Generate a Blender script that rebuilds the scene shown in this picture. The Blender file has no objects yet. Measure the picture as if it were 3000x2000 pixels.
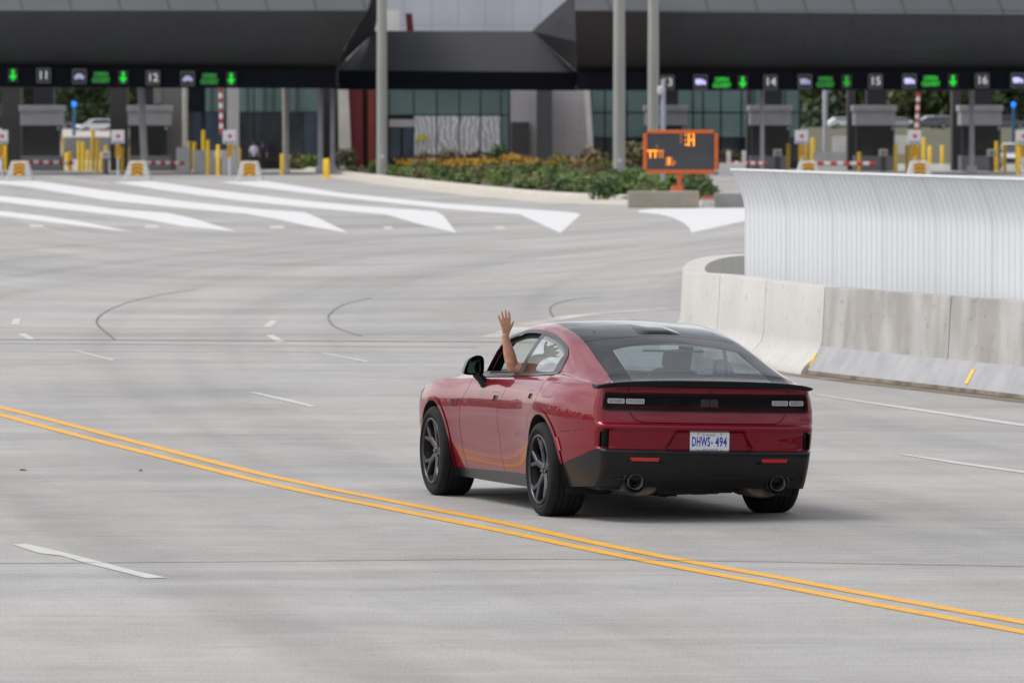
import bpy, bmesh, math, random
import numpy as np
from mathutils import Vector, Matrix
random.seed(7); rng = np.random.default_rng(11)
SC = bpy.context.scene
COL = SC.collection
PI = math.pi

# ------------------------------------------------------------------ camera model (photo is 3000 x 2000)
FPX, CAMH, HORIZ = 19760.0, 3.03, 360.0
PITCH = math.atan((1000 - HORIZ) / FPX)
def ray(px, py):
    a = (px - 1500) / FPX; b = (1000 - py) / FPX
    c, s = math.cos(PITCH), math.sin(PITCH)
    return (a, c + b * s, -s + b * c)
def gp(px, py, z=0.0):
    r = ray(px, py); t = (z - CAMH) / r[2]
    return (r[0] * t, r[1] * t)
def at(px, py, D):
    r = ray(px, py); t = D / r[1]
    return (r[0] * t, D, CAMH + r[2] * t)
def Xat(px, D): return at(px, 360, D)[0]
def Zat(py, D): return at(1500, py, D)[2]

cam = bpy.data.cameras.new('camera'); co = bpy.data.objects.new('camera', cam); COL.objects.link(co)
co.location = (0, 0, CAMH); co.rotation_euler = (PI / 2 - PITCH, 0, 0)
cam.sensor_width = 36.0; cam.lens = FPX / 3000 * 36.0
cam.clip_start = 0.5; cam.clip_end = 9000
cam.dof.use_dof = True; cam.dof.focus_distance = 53.3; cam.dof.aperture_fstop = 6.8
SC.camera = co

# ------------------------------------------------------------------ objects
def tagk(o, **k):
    for a, v in k.items():
        if v is not None: o[a] = v
    return o
def thing(name, label, cat, loc=(0, 0, 0), rz=0.0, group=None):
    o = bpy.data.objects.new(name, None); COL.objects.link(o); o.empty_display_size = .3
    o.location = loc; o.rotation_euler = (0, 0, rz)
    return tagk(o, label=label, category=cat, group=group)
class MB:
    def __init__(s): s.v = []; s.f = []; s.m = []
    def add(s, vs, fs, m=0):
        k = len(s.v); s.v += [tuple(p) for p in vs]
        s.f += [tuple(i + k for i in f) for f in fs]; s.m += [m] * len(fs); return s
    def box(s, x0, x1, y0, y1, z0, z1, m=0):
        vs = [(x, y, z) for z in (z0, z1) for y in (y0, y1) for x in (x0, x1)]
        return s.add(vs, [(0, 2, 3, 1), (4, 5, 7, 6), (0, 1, 5, 4), (2, 6, 7, 3), (0, 4, 6, 2), (1, 3, 7, 5)], m)
    def frustum(s, c, w0, d0, w1, d1, z0, z1, m=0):
        x, y = c; vs = []
        for (w, d, z) in ((w0, d0, z0), (w1, d1, z1)):
            vs += [(x - w / 2, y - d / 2, z), (x + w / 2, y - d / 2, z), (x + w / 2, y + d / 2, z), (x - w / 2, y + d / 2, z)]
        return s.add(vs, [(3, 2, 1, 0), (4, 5, 6, 7), (0, 1, 5, 4), (1, 2, 6, 5), (2, 3, 7, 6), (3, 0, 4, 7)], m)
    def tube(s, pts, rad, n=10, m=0, cap=True):
        pts = [Vector(p) for p in pts]; L = len(pts)
        if not hasattr(rad, '__len__'): rad = [rad] * L
        vs = []; fs = []; up = None
        for i, p in enumerate(pts):
            t = (pts[min(i + 1, L - 1)] - pts[max(i - 1, 0)]).normalized()
            if up is None:
                up = Vector((0, 0, 1)) if abs(t.z) < .9 else Vector((1, 0, 0))
            a = (up - t * up.dot(t)).normalized(); b = t.cross(a); up = a
            for j in range(n):
                q = 2 * PI * j / n; vs.append(p + (a * math.cos(q) + b * math.sin(q)) * rad[i])
        for i in range(L - 1):
            for j in range(n):
                k = (j + 1) % n; fs.append((i * n + j, i * n + k, (i + 1) * n + k, (i + 1) * n + j))
        if cap:
            fs.append(tuple(range(n - 1, -1, -1))); fs.append(tuple((L - 1) * n + j for j in range(n)))
        return s.add(vs, fs, m)
    def cyl(s, c, r0, r1, z0, z1, n=16, m=0):
        return s.tube([(c[0], c[1], z0), (c[0], c[1], z1)], [r0, r1], n, m)
    def lathe(s, prof, n=32, m=0, axis='x', org=(0, 0, 0), closed=False):
        # prof: (radius, axial)
        vs = []; fs = []; K = len(prof)
        for j in range(n):
            q = 2 * PI * j / n; c, q2 = math.cos(q), math.sin(q)
            for (r, a) in prof:
                if axis == 'x': vs.append((org[0] + a, org[1] + r * c, org[2] + r * q2))
                elif axis == 'y': vs.append((org[0] + r * c, org[1] + a, org[2] + r * q2))
                else: vs.append((org[0] + r * c, org[1] + r * q2, org[2] + a))
        kk = K if closed else K - 1
        for j in range(n):
            j2 = (j + 1) % n
            for i in range(kk):
                i2 = (i + 1) % K
                fs.append((j * K + i, j * K + i2, j2 * K + i2, j2 * K + i))
        return s.add(vs, fs, m)
    def prism(s, poly, d0, d1, axis='y', m=0):
        # poly in the two other axes; extruded from d0 to d1 along axis
        def pt(a, b, d):
            return {'x': (d, a, b), 'y': (a, d, b), 'z': (a, b, d)}[axis]
        n = len(poly); vs = [pt(a, b, d0) for a, b in poly] + [pt(a, b, d1) for a, b in poly]
        fs = [tuple(range(n)), tuple(range(2 * n - 1, n - 1, -1))]
        fs += [(i, i + n, (i + 1) % n + n, (i + 1) % n) for i in range(n)]
        return s.add(vs, fs, m)
    def xf(s, M):
        s.v = [tuple(M @ Vector(p)) for p in s.v]; return s
def obj(name, mb, mats, parent=None, smooth=False, bevel=0, fix=True, **k):
    me = bpy.data.meshes.new(name); me.from_pydata(mb.v, [], mb.f); me.update()
    if not isinstance(mats, (list, tuple)): mats = [mats]
    for m in mats: me.materials.append(m)
    if len(mats) > 1: me.polygons.foreach_set('material_index', mb.m)
    if fix:
        bm = bmesh.new(); bm.from_mesh(me); bmesh.ops.recalc_face_normals(bm, faces=bm.faces); bm.to_mesh(me); bm.free()
    if smooth is True: me.polygons.foreach_set('use_smooth', [True] * len(me.polygons))
    elif smooth:
        me.polygons.foreach_set('use_smooth', [True] * len(me.polygons)); me.set_sharp_from_angle(angle=math.radians(smooth))
    o = bpy.data.objects.new(name, me); COL.objects.link(o); o.parent = parent
    if bevel:
        b = o.modifiers.new('bevel', 'BEVEL'); b.width = bevel; b.segments = 2; b.limit_method = 'ANGLE'; b.angle_limit = .6
    tagk(o, **k); return o
def dup(root, loc, rz=None, label=None, scale=None):
    r = root.copy(); COL.objects.link(r); r.location = loc
    if rz is not None: r.rotation_euler = (r.rotation_euler[0], r.rotation_euler[1], rz)
    if scale is not None: r.scale = scale
    if label: r['label'] = label
    def rec(a, b):
        for ch in list(a.children):
            c = ch.copy(); COL.objects.link(c); c.parent = b; rec(ch, c)
    rec(root, r); return r
_txt = {}
def text_mb(s, size=1.0, sx=1.0, depth=0.0, m=0, spacing=1.0, bold=0.0):
    key = (s, spacing, bold)
    if key not in _txt:
        cu = bpy.data.curves.new('t', 'FONT'); cu.body = s; cu.align_x = 'CENTER'; cu.align_y = 'CENTER'; cu.size = 1; cu.space_character = spacing
        cu.offset = bold; cu.resolution_u = 4
        o = bpy.data.objects.new('t', cu); COL.objects.link(o)
        dg = bpy.context.evaluated_depsgraph_get(); me = bpy.data.meshes.new_from_object(o.evaluated_get(dg))
        _txt[key] = ([tuple(v.co) for v in me.vertices], [tuple(p.vertices) for p in me.polygons])
        bpy.data.objects.remove(o); bpy.data.meshes.remove(me); bpy.data.curves.remove(cu)
    v, f = _txt[key]
    mb = MB(); mb.add([(p[0] * size * sx, 0, p[1] * size) for p in v], f, m); return mb   # lies in xz plane facing -y
def put(mb, src, dx, dy, dz, m=None):
    mb.add([(p[0] + dx, p[1] + dy, p[2] + dz) for p in src.v], src.f, src.m[0] if m is None else m)

# ------------------------------------------------------------------ materials
def mat(name, col, rough=.6, metal=0.0, coat=0.0, spec=.5, var=0.0, vscale=3.0, bump=0.0, bscale=30.0, emit=None, estr=0.0, alpha=None, coords='Object', col2=None, stretch=(1, 1, 1), detail=5.0):
    m = bpy.data.materials.new(name); m.use_nodes = True; nt = m.node_tree; b = nt.nodes['Principled BSDF']
    col = tuple(col) + (1,) if len(col) == 3 else col
    b.inputs['Base Color'].default_value = col; b.inputs['Roughness'].default_value = rough; b.inputs['Metallic'].default_value = metal
    b.inputs['Coat Weight'].default_value = coat; b.inputs['Coat Roughness'].default_value = .03
    b.inputs['Specular IOR Level'].default_value = spec
    if emit is not None:
        b.inputs['Emission Color'].default_value = tuple(emit) + (1,); b.inputs['Emission Strength'].default_value = estr
    if var > 0 or bump > 0:
        tc = nt.nodes.new('ShaderNodeTexCoord'); mp = nt.nodes.new('ShaderNodeMapping'); mp.inputs['Scale'].default_value = stretch
        nt.links.new(tc.outputs[coords], mp.inputs['Vector'])
    if var > 0:
        nz = nt.nodes.new('ShaderNodeTexNoise'); nz.inputs['Scale'].default_value = vscale; nz.inputs['Detail'].default_value = detail
        nt.links.new(mp.outputs['Vector'], nz.inputs['Vector'])
        rp = nt.nodes.new('ShaderNodeValToRGB'); rp.color_ramp.elements[0].position = .3; rp.color_ramp.elements[1].position = .7
        c2 = tuple(col2) + (1,) if col2 else tuple(min(1, c * (1 + var)) for c in col[:3]) + (1,)
        rp.color_ramp.elements[0].color = tuple(c * (1 - var) for c in col[:3]) + (1,) if not col2 else col; rp.color_ramp.elements[1].color = c2
        nt.links.new(nz.outputs['Fac'], rp.inputs['Fac']); nt.links.new(rp.outputs['Color'], b.inputs['Base Color'])
    if bump > 0:
        n2 = nt.nodes.new('ShaderNodeTexNoise'); n2.inputs['Scale'].default_value = bscale; n2.inputs['Detail'].default_value = 4
        nt.links.new(mp.outputs['Vector'], n2.inputs['Vector'])
        bp = nt.nodes.new('ShaderNodeBump'); bp.inputs['Strength'].default_value = bump; bp.inputs['Distance'].default_value = .02
        nt.links.new(n2.outputs['Fac'], bp.inputs['Height']); nt.links.new(bp.outputs['Normal'], b.inputs['Normal'])
    return m
def glassmat(name, tint, rough=0.0, ior=1.5, refl=1.0):
    m = bpy.data.materials.new(name); m.use_nodes = True; nt = m.node_tree; nt.nodes.remove(nt.nodes['Principled BSDF'])
    out = nt.nodes['Material Output']
    tr = nt.nodes.new('ShaderNodeBsdfTransparent'); tr.inputs['Color'].default_value = tuple(tint) + (1,)
    gl = nt.nodes.new('ShaderNodeBsdfGlossy'); gl.inputs['Roughness'].default_value = rough; gl.inputs['Color'].default_value = (1, 1, 1, 1)
    lw = nt.nodes.new('ShaderNodeLayerWeight'); lw.inputs['Blend'].default_value = .5      # Schlick: the same from both sides of the pane
    pw = nt.nodes.new('ShaderNodeMath'); pw.operation = 'POWER'; pw.inputs[1].default_value = 5.0; nt.links.new(lw.outputs['Facing'], pw.inputs[0])
    mu = nt.nodes.new('ShaderNodeMath'); mu.operation = 'MULTIPLY_ADD'; mu.inputs[1].default_value = .96 * refl; mu.inputs[2].default_value = .04 * refl
    mx = nt.nodes.new('ShaderNodeMixShader'); nt.links.new(pw.outputs[0], mu.inputs[0]); nt.links.new(mu.outputs[0], mx.inputs[0])
    nt.links.new(tr.outputs[0], mx.inputs[1]); nt.links.new(gl.outputs[0], mx.inputs[2]); nt.links.new(mx.outputs[0], out.inputs['Surface'])
    return m

# ------------------------------------------------------------------ sky and sun
SUN_EL, SUN_AZ = math.radians(60), math.radians(272)      # azimuth of the sun, clockwise from +Y
SKY_STR, SUN_STR = 0.118, 0.9
w = bpy.data.worlds.new('World'); SC.world = w; w.use_nodes = True
nt = w.node_tree; bg = nt.nodes['Background']
sky = nt.nodes.new('ShaderNodeTexSky'); sky.sky_type = 'NISHITA'; sky.sun_disc = False
sky.sun_elevation = SUN_EL; sky.sun_rotation = SUN_AZ; sky.air_density = 1.0; sky.dust_density = 2.0; sky.ozone_density = 1.0
hs = nt.nodes.new('ShaderNodeHueSaturation'); hs.inputs['Saturation'].default_value = .17
nt.links.new(sky.outputs[0], hs.inputs['Color'])
tc = nt.nodes.new('ShaderNodeTexCoord'); mp = nt.nodes.new('ShaderNodeMapping'); mp.inputs['Scale'].default_value = (1.4, 1.4, 4.2)
nz = nt.nodes.new('ShaderNodeTexNoise'); nz.inputs['Scale'].default_value = 2.2; nz.inputs['Detail'].default_value = 7; nz.inputs['Roughness'].default_value = .55
rp = nt.nodes.new('ShaderNodeValToRGB'); rp.color_ramp.elements[0].position = .36; rp.color_ramp.elements[0].color = (.80, .83, .90, 1)
rp.color_ramp.elements[1].position = .66; rp.color_ramp.elements[1].color = (1.65, 1.60, 1.56, 1)
mm = nt.nodes.new('ShaderNodeMixRGB'); mm.blend_type = 'MULTIPLY'; mm.inputs[0].default_value = 1
nt.links.new(tc.outputs['Generated'], mp.inputs['Vector']); nt.links.new(mp.outputs[0], nz.inputs['Vector']); nt.links.new(nz.outputs['Fac'], rp.inputs['Fac'])
nt.links.new(hs.outputs[0], mm.inputs[1]); nt.links.new(rp.outputs[0], mm.inputs[2]); nt.links.new(mm.outputs[0], bg.inputs['Color'])
bg.inputs['Strength'].default_value = SKY_STR
sl = bpy.data.lights.new('sun', 'SUN'); sl.energy = SUN_STR; sl.angle = math.radians(22); sl.color = (1, .95, .88)
so = bpy.data.objects.new('sun', sl); COL.objects.link(so)
sd = Vector((math.sin(SUN_AZ) * math.cos(SUN_EL), math.cos(SUN_AZ) * math.cos(SUN_EL), math.sin(SUN_EL)))
so.rotation_euler = sd.to_track_quat('Z', 'Y').to_euler(); so.location = sd * 200
vs = SC.view_settings; vs.view_transform = 'Standard'; vs.look = 'None'; vs.gamma = 1; vs.exposure = 0.70
try: vs.use_curve_mapping = False
except Exception: pass
SC.cycles.max_bounces = 8; SC.cycles.transparent_max_bounces = 12
# ================================================================== RED CAR
# local frame: x right, y forward, z up; origin on the ground under the rear axle
CAR_X, CAR_Y, CAR_YAW, ROLL = 1.175, 52.27, math.radians(16.41), 0.026
def pchip(xs, ys):
    xs = np.asarray(xs, float); ys = np.asarray(ys, float)
    if xs[0] > xs[-1]: xs = xs[::-1]; ys = ys[::-1]
    h = np.diff(xs); d = np.diff(ys) / h; mslope = np.zeros_like(ys)
    for i in range(1, len(xs) - 1):
        if d[i - 1] * d[i] > 0:
            w1 = 2 * h[i] + h[i - 1]; w2 = h[i] + 2 * h[i - 1]; mslope[i] = (w1 + w2) / (w1 / d[i - 1] + w2 / d[i])
    mslope[0] = d[0]; mslope[-1] = d[-1]
    def f(x):
        x = np.asarray(x, float); xc = np.clip(x, xs[0], xs[-1]); k = np.clip(np.searchsorted(xs, xc) - 1, 0, len(h) - 1)
        t = (xc - xs[k]) / h[k]; t2 = t * t; t3 = t2 * t
        return (2 * t3 - 3 * t2 + 1) * ys[k] + (t3 - 2 * t2 + t) * h[k] * mslope[k] + (-2 * t3 + 3 * t2) * ys[k + 1] + (t3 - t2) * h[k] * mslope[k + 1]
    return f
def sstep(a, b, x):
    t = np.clip((x - a) / (b - a), 0, 1); return t * t * (3 - 2 * t)
YF, YRR = 3.99, -1.17
wz = pchip([.10, .18, .25, .35, .45, .55, .65, .72, .80, .88, .94, .985, 1.03, 1.08], [.880, .905, .928, .948, .963, .974, .982, .985, .981, .969, .954, .935, .905, .87])
shy = pchip([4.1, 3.8, 3.4, 3.07, 2.6, 2.0, 1.2, .4, 0, -.5, -.9, -1.2], [.74, .80, .885, .925, .945, .965, .985, 1.008, 1.018, 1.022, 1.018, 1.012])
def W(y, z):
    y, z = np.broadcast_arrays(np.asarray(y, float), np.asarray(z, float))
    drop = .985 - shy(y)                                    # profile follows the shoulder down to the front
    w_ = wz(z + np.clip(drop, -.05, .3) * sstep(.45, .95, z))
    zw = sstep(.2, .5, z) * (1 - .55 * sstep(.85, 1.05, z))
    w_ = w_ + .040 * np.exp(-((y - .02) / .50) ** 2) * zw + .034 * np.exp(-((y - 3.07) / .46) ** 2) * zw
    w_ = w_ - .142 * np.clip((-.25 - y) / .8, 0, 2) ** 1.8 - .26 * np.clip((y - 3.42) / .66, 0, 2) ** 2.2
    w_ = w_ - .010 * np.exp(-((z - .52) / .12) ** 2) * np.exp(-((y - 1.5) / .7) ** 2)
    return w_
az = pchip([.10, .20, .26, .31, .38, .45, .505, .525, .54, .548, .60, .68, .700, .715, .727, .75, .80, .835, .97, .995, 1.03, 1.06], [.90, .96, 1.03, 1.085, 1.125, 1.148, 1.158, 1.158, 1.150, 1.118, 1.122, 1.130, 1.142, 1.143, 1.136, 1.106, 1.098, 1.092, 1.088, 1.095, 1.112, 1.112])
def Rr(x, z):
    x, z = np.broadcast_arrays(np.abs(np.asarray(x, float)), np.asarray(z, float))
    y = -az(z) + .165 * np.clip(x, 0, 2) ** 2.4
    # plate recess: a shallow trapezoid pocket
    hw = .265 + (.69 - z) * .55
    pk = sstep(hw + .022, hw - .022, x) * sstep(.530, .545, z) * sstep(.698, .676, z)
    y = y + .030 * pk
    # scooped corners that hold the side vents
    vk = sstep(.70, .80, x) * sstep(.540, .560, z) * sstep(.705, .675, z)
    return y + .018 * vk
def Rf(x, z):
    x = np.abs(np.asarray(x, float)); return YF - .16 * x ** 2.6 + .0 * z
RC, FC = .042, .14
zbot = pchip([4.1, 3.6, 3.0, 2.4, .6, 0, -.6, -1.3], [.18, .17, .16, .155, .165, .19, .225, .265])
class Surf: pass
def grid_surf(P):
    # P: (ns, nt, 3) -> verts, normals, tris
    ns, nt_ = P.shape[:2]; V = P.reshape(-1, 3)
    du = np.gradient(P, axis=0); dv = np.gradient(P, axis=1); N = np.cross(du, dv).reshape(-1, 3)
    N /= np.maximum(np.linalg.norm(N, axis=1, keepdims=True), 1e-9)
    i = np.arange(ns - 1)[:, None] * nt_ + np.arange(nt_ - 1)[None, :]; i = i.ravel()
    T = np.concatenate([np.stack([i, i + nt_, i + nt_ + 1], 1), np.stack([i, i + nt_ + 1, i + 1], 1)])
    return V, N, T
def build_wrap():
    # outline stations from the front centre, round the left side to the rear centre (left = -x)
    st = []
    for x in np.linspace(0, .80, 26): st.append(('f', x))
    for q in np.linspace(PI / 2, 0, 12)[1:-1]: st.append(('fc', q))
    for y in np.linspace(1, 0, 262): st.append(('s', y))
    for q in np.linspace(0, PI / 2, 14)[1:-1]: st.append(('rc', q))
    for x in np.linspace(1, 0, 96): st.append(('r', x))
    nz_ = 112; P = np.zeros((len(st), nz_, 3)); t = np.linspace(0, 1, nz_)
    for k, (kind, q) in enumerate(st):
        ya = {'f': YF - .05, 'fc': YF - .15, 's': None, 'rc': -1.05, 'r': -1.12}[kind]
        if kind == 's': ya = -1.02 + q * (3.78 + 1.02)
        z = zbot(ya) + (shy(ya) - zbot(ya)) * t
        for _ in range(1):
            if kind == 'f':
                wf = W(np.full_like(z, 3.8), z) - FC; x = q / .80 * wf; y = Rf(x, z)
            elif kind == 'fc':
                wq = W(3.82, z); y = Rf(wq, z) - FC * (1 - math.sin(q)); x = W(y, z) - FC * (1 - math.cos(q))
            elif kind == 's':
                yr = Rr(W(-1.0, z), z) + RC; yf = Rf(W(3.82, z), z) - FC; y = yr + q * (yf - yr); x = W(y, z)
            elif kind == 'rc':
                wq = W(-1.0, z); yr = Rr(wq, z); y0 = yr + RC; x = W(y0 - RC * (math.sin(q)), z) - RC * (1 - math.cos(q)); y = Rr(x, z) + RC * (1 - math.sin(q))
            else:
                y0 = Rr(W(-1.0, z), z); wm = W(y0, z) - RC; x = q * wm; y = Rr(x, z)
        P[k, :, 0] = -x; P[k, :, 1] = y; P[k, :, 2] = z
    return P
# --- upper body rows (a shoulder edge, b window base, c cantrail, d roof edge, e centre)
YB = [4.0, 3.4, 2.75, 2.45, 2.25, 2.10, 1.99, 1.85, 1.55, 1.30, 1.05, .675, .32, .10, -.10, -.35, -.62, -.90, -1.2]
xb = pchip(YB, [.70, .82, .86, .865, .865, .864, .864, .864, .864, .864, .864, .864, .862, .860, .858, .852, .838, .81, .79])
zb_ = pchip(YB, [.81, .905, .955, .975, .985, .990, .994, .999, 1.010, 1.018, 1.027, 1.045, 1.066, 1.078, 1.080, 1.068, 1.048, 1.030, 1.018])
xc = pchip(YB, [.62, .74, .80, .83, .840, .835, .812, .778, .728, .708, .700, .700, .710, .722, .735, .750, .762, .772, .76])
zc = pchip(YB, [.825, .925, .985, 1.00, 1.005, 1.030, 1.135, 1.262, 1.352, 1.384, 1.392, 1.366, 1.316, 1.268, 1.216, 1.152, 1.094, 1.044, 1.022])
xd = pchip(YB, [.45, .55, .62, .68, .720, .720, .705, .680, .635, .612, .602, .602, .612, .624, .640, .660, .682, .702, .70])
zd = pchip(YB, [.835, .94, 1.00, 1.015, 1.02, 1.062, 1.160, 1.272, 1.388, 1.430, 1.440, 1.412, 1.360, 1.312, 1.262, 1.192, 1.122, 1.056, 1.022])
ze = pchip(YB, [.845, .96, 1.035, 1.045, 1.05, 1.105, 1.195, 1.295, 1.418, 1.462, 1.476, 1.456, 1.412, 1.368, 1.318, 1.240, 1.158, 1.078, 1.028])
def build_top():
    ys = np.concatenate([np.linspace(3.99, 2.5, 52)[:-1], np.linspace(2.5, -.72, 170)[:-1], np.linspace(-.72, -1.17, 36)])
    segs = [9, 26, 9, 24]; nprof = sum(segs) + 1
    P = np.zeros((len(ys), nprof, 3))
    for k, y in enumerate(ys):
        zt = float(shy(y)); xa = float(W(y, zt)); bx, bz = float(xb(y)), float(zb_(y))
        if bx > xa - .03: bx = xa - .03
        pts = [(xa, zt), (bx + (xa - bx) * .45, zt + (bz - zt) * .72), (bx, bz)]
        cx, cz, dx, dz, ez = float(xc(y)), float(zc(y)), float(xd(y)), float(zd(y)), float(ze(y))
        cx = min(cx, bx - .02); dx = min(dx, cx - .04)
        g = max(0.0, min(1.0, (cz - bz) / .25))
        mid = (bx + (cx - bx) * .47 + .012 * g, bz + (cz - bz) * .5)
        cr = pts + [mid, (cx, cz), (dx, dz), (dx * .55, dz + (ez - dz) * .68), (0, ez)]
        cr = np.array(cr); 
        # spline through control points (chordal Catmull-Rom)
        ctrl = np.vstack([2 * cr[0] - cr[1], cr, np.array([[-cr[-2][0], cr[-2][1]]])])
        def seg(i, n, last):
            p0, p1, p2, p3 = ctrl[i], ctrl[i + 1], ctrl[i + 2], ctrl[i + 3]
            t0 = 0; t1 = t0 + max(np.linalg.norm(p1 - p0), 1e-5) ** .5; t2 = t1 + max(np.linalg.norm(p2 - p1), 1e-5) ** .5; t3 = t2 + max(np.linalg.norm(p3 - p2), 1e-5) ** .5
            t = np.linspace(t1, t2, n + 1)[:, None]
            if not last: t = t[:-1]
            A1 = (t1 - t) / (t1 - t0) * p0 + (t - t0) / (t1 - t0) * p1; A2 = (t2 - t) / (t2 - t1) * p1 + (t - t1) / (t2 - t1) * p2; A3 = (t3 - t) / (t3 - t2) * p2 + (t - t2) / (t3 - t2) * p3
            B1 = (t2 - t) / (t2 - t0) * A1 + (t - t0) / (t2 - t0) * A2; B2 = (t3 - t) / (t3 - t1) * A2 + (t - t1) / (t3 - t1) * A3
            return (t2 - t) / (t2 - t1) * B1 + (t - t1) / (t2 - t1) * B2
        ns = [5, 4, 13, 13, 9, 8, 16]
        C = np.vstack([seg(i, ns[i], i == 6) for i in range(7)])
        P[k, :, 0] = -C[:, 0]; P[k, :, 2] = C[:, 1]; P[k, :, 1] = y
    # fit the rear stations to the plan outline of the tail, and the front ones to the nose
    zt = float(shy(-1.05)); wq = float(W(-1.0, zt)); yq = float(Rr(wq, zt))
    def outr(x):
        x = np.minimum(np.abs(x), wq); y = Rr(x, zt); o = x > wq - RC
        return np.where(o, yq + RC - np.sqrt(np.maximum(RC ** 2 - (x - (wq - RC)) ** 2, 0)), y)
    Y0 = -.72
    for k, y in enumerate(ys):
        if y < Y0:
            f = (Y0 - y) / (Y0 + 1.17); f = f
            P[k, :, 1] = Y0 + (outr(P[k, :, 0]) - Y0) * f
        if y > 3.4:
            f = (y - 3.4) / .59; zf = float(shy(3.9)); wf = float(W(3.82, zf))
            x = np.abs(P[k, :, 0]); yo = Rf(x, zf); o = x > wf - FC
            yo = np.where(o, Rf(wf, zf) - FC + np.sqrt(np.maximum(FC ** 2 - (np.minimum(x, wf) - (wf - FC)) ** 2, 0)), yo)
            P[k, :, 1] = 3.4 + (yo - 3.4) * f
    return P
def mirror_join(V, N, T):
    V2 = V * [-1, 1, 1]; N2 = N * [-1, 1, 1]; T2 = T[:, ::-1]
    return np.vstack([V, V2]), np.vstack([N, N2]), np.vstack([T, T2 + len(V)])
Pw = build_wrap(); Vw, Nw, Tw = grid_surf(Pw)
Pt = build_top(); Vt, Nt, Tt = grid_surf(Pt)
def orient(V, N, T, c):
    fn = np.cross(V[T[:, 1]] - V[T[:, 0]], V[T[:, 2]] - V[T[:, 0]])
    flip = (N[T[:, 0]] * fn).sum(1) < 0
    if ((V - c) * N).sum() < 0: N = -N; flip = ~flip
    T = T.copy(); T[flip] = T[flip][:, ::-1]; return V, N, T
Vw, Nw, Tw = orient(Vw, Nw, Tw, np.array([0, 1.4, .5])); Vt, Nt, Tt = orient(Vt, Nt, Tt, np.array([0, 1.4, .3]))
VW = mirror_join(Vw, Nw, Tw); VT = mirror_join(Vt, Nt, Tt)

def clip(S, f):
    """keep the part of surface S where f(V) >= 0; cut exactly along f = 0"""
    V, N, T = S; d = f(V); ins = d >= 0
    c = ins[T].sum(1); full = T[c == 3]; cross = T[(c > 0) & (c < 3)]
    nv = []; nn = []; cache = {}; out = []; base = len(V)
    def edge(a, b):
        k = (a, b) if a < b else (b, a)
        if k not in cache:
            a2, b2 = k; t = d[a2] / (d[a2] - d[b2]); cache[k] = base + len(nv); nv.append(V[a2] + (V[b2] - V[a2]) * t); n = N[a2] + (N[b2] - N[a2]) * t; nn.append(n / max(np.linalg.norm(n), 1e-9))
        return cache[k]
    for tri in cross:
        poly = []
        for i in range(3):
            a, b = int(tri[i]), int(tri[(i + 1) % 3])
            if ins[a]: poly.append(a)
            if ins[a] != ins[b]: poly.append(edge(a, b))
        for i in range(1, len(poly) - 1): out.append((poly[0], poly[i], poly[i + 1]))
    T2 = np.vstack([full, np.array(out, int).reshape(-1, 3)])
    if nv: V = np.vstack([V, nv]); N = np.vstack([N, nn])
    used = np.unique(T2); mp_ = np.full(len(V), -1); mp_[used] = np.arange(len(used))
    return V[used], N[used], mp_[T2]
def offset(S, d): return S[0] + S[1] * d, S[1], S[2]
def join(*Ss):
    V = []; N = []; T = []; k = 0
    for s in Ss:
        if len(s[0]) == 0: continue
        V.append(s[0]); N.append(s[1]); T.append(s[2] + k); k += len(s[0])
    return np.vstack(V), np.vstack(N), np.vstack(T)
def surf_obj(name, S, m, parent, thick=0.0, **k):
    V, N, T = S
    me = bpy.data.meshes.new(name); me.from_pydata([tuple(map(float, p)) for p in V], [], [tuple(map(int, t)) for t in T]); me.update()
    me.polygons.foreach_set('use_smooth', [True] * len(me.polygons)); me.materials.append(m)
    me.normals_split_custom_set_from_vertices([tuple(map(float, n)) for n in N])
    o = bpy.data.objects.new(name, me); COL.objects.link(o); o.parent = parent
    return tagk(o, **k)
# --- signed fields (positive inside)
def sd_poly(P, A, B):
    P = np.asarray(P, float); n = len(P); d = np.full(A.shape, 1e9); inside = np.zeros(A.shape, bool)
    for i in range(n):
        a = P[i]; b = P[(i + 1) % n]; e = b - a; wx = A - a[0]; wy = B - a[1]
        t = np.clip((wx * e[0] + wy * e[1]) / (e @ e), 0, 1); d = np.minimum(d, np.hypot(wx - e[0] * t, wy - e[1] * t))
        cnd = (a[1] > B) != (b[1] > B)
        with np.errstate(divide='ignore', invalid='ignore'): xi = a[0] + (B - a[1]) / (b[1] - a[1] if b[1] != a[1] else 1e-9) * (b[0] - a[0])
        inside ^= cnd & (A < xi)
    return np.where(inside, d, -d)
def sd_rbox(A, B, ca, cb, ha, hb, r):
    qa = np.abs(A - ca) - ha + r; qb = np.abs(B - cb) - hb + r
    return -(np.hypot(np.maximum(qa, 0), np.maximum(qb, 0)) + np.minimum(np.maximum(qa, qb), 0) - r)
def sd_line(P, A, B):
    P = np.asarray(P, float); d = np.full(A.shape, 1e9)
    for a, b in zip(P[:-1], P[1:]):
        e = b - a; t = np.clip(((A - a[0]) * e[0] + (B - a[1]) * e[1]) / (e @ e), 0, 1); d = np.minimum(d, np.hypot(A - a[0] - e[0] * t, B - a[1] - e[1] * t))
    return d
def curve(pts, n=8):
    pts = [np.array(p, float) for p in pts]; pts = [2 * pts[0] - pts[1]] + pts + [2 * pts[-1] - pts[-2]]; out = []
    for i in range(1, len(pts) - 2):
        p0, p1, p2, p3 = pts[i - 1:i + 3]
        for t in np.linspace(0, 1, n, endpoint=False):
            out.append(.5 * ((2 * p1) + (-p0 + p2) * t + (2 * p0 - 5 * p1 + 4 * p2 - p3) * t * t + (-p0 + 3 * p1 - 3 * p2 + p3) * t ** 3))
    out.append(pts[-2]); return np.array(out)
ZR, ZFt, RWH = .357, .345, .366
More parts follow.
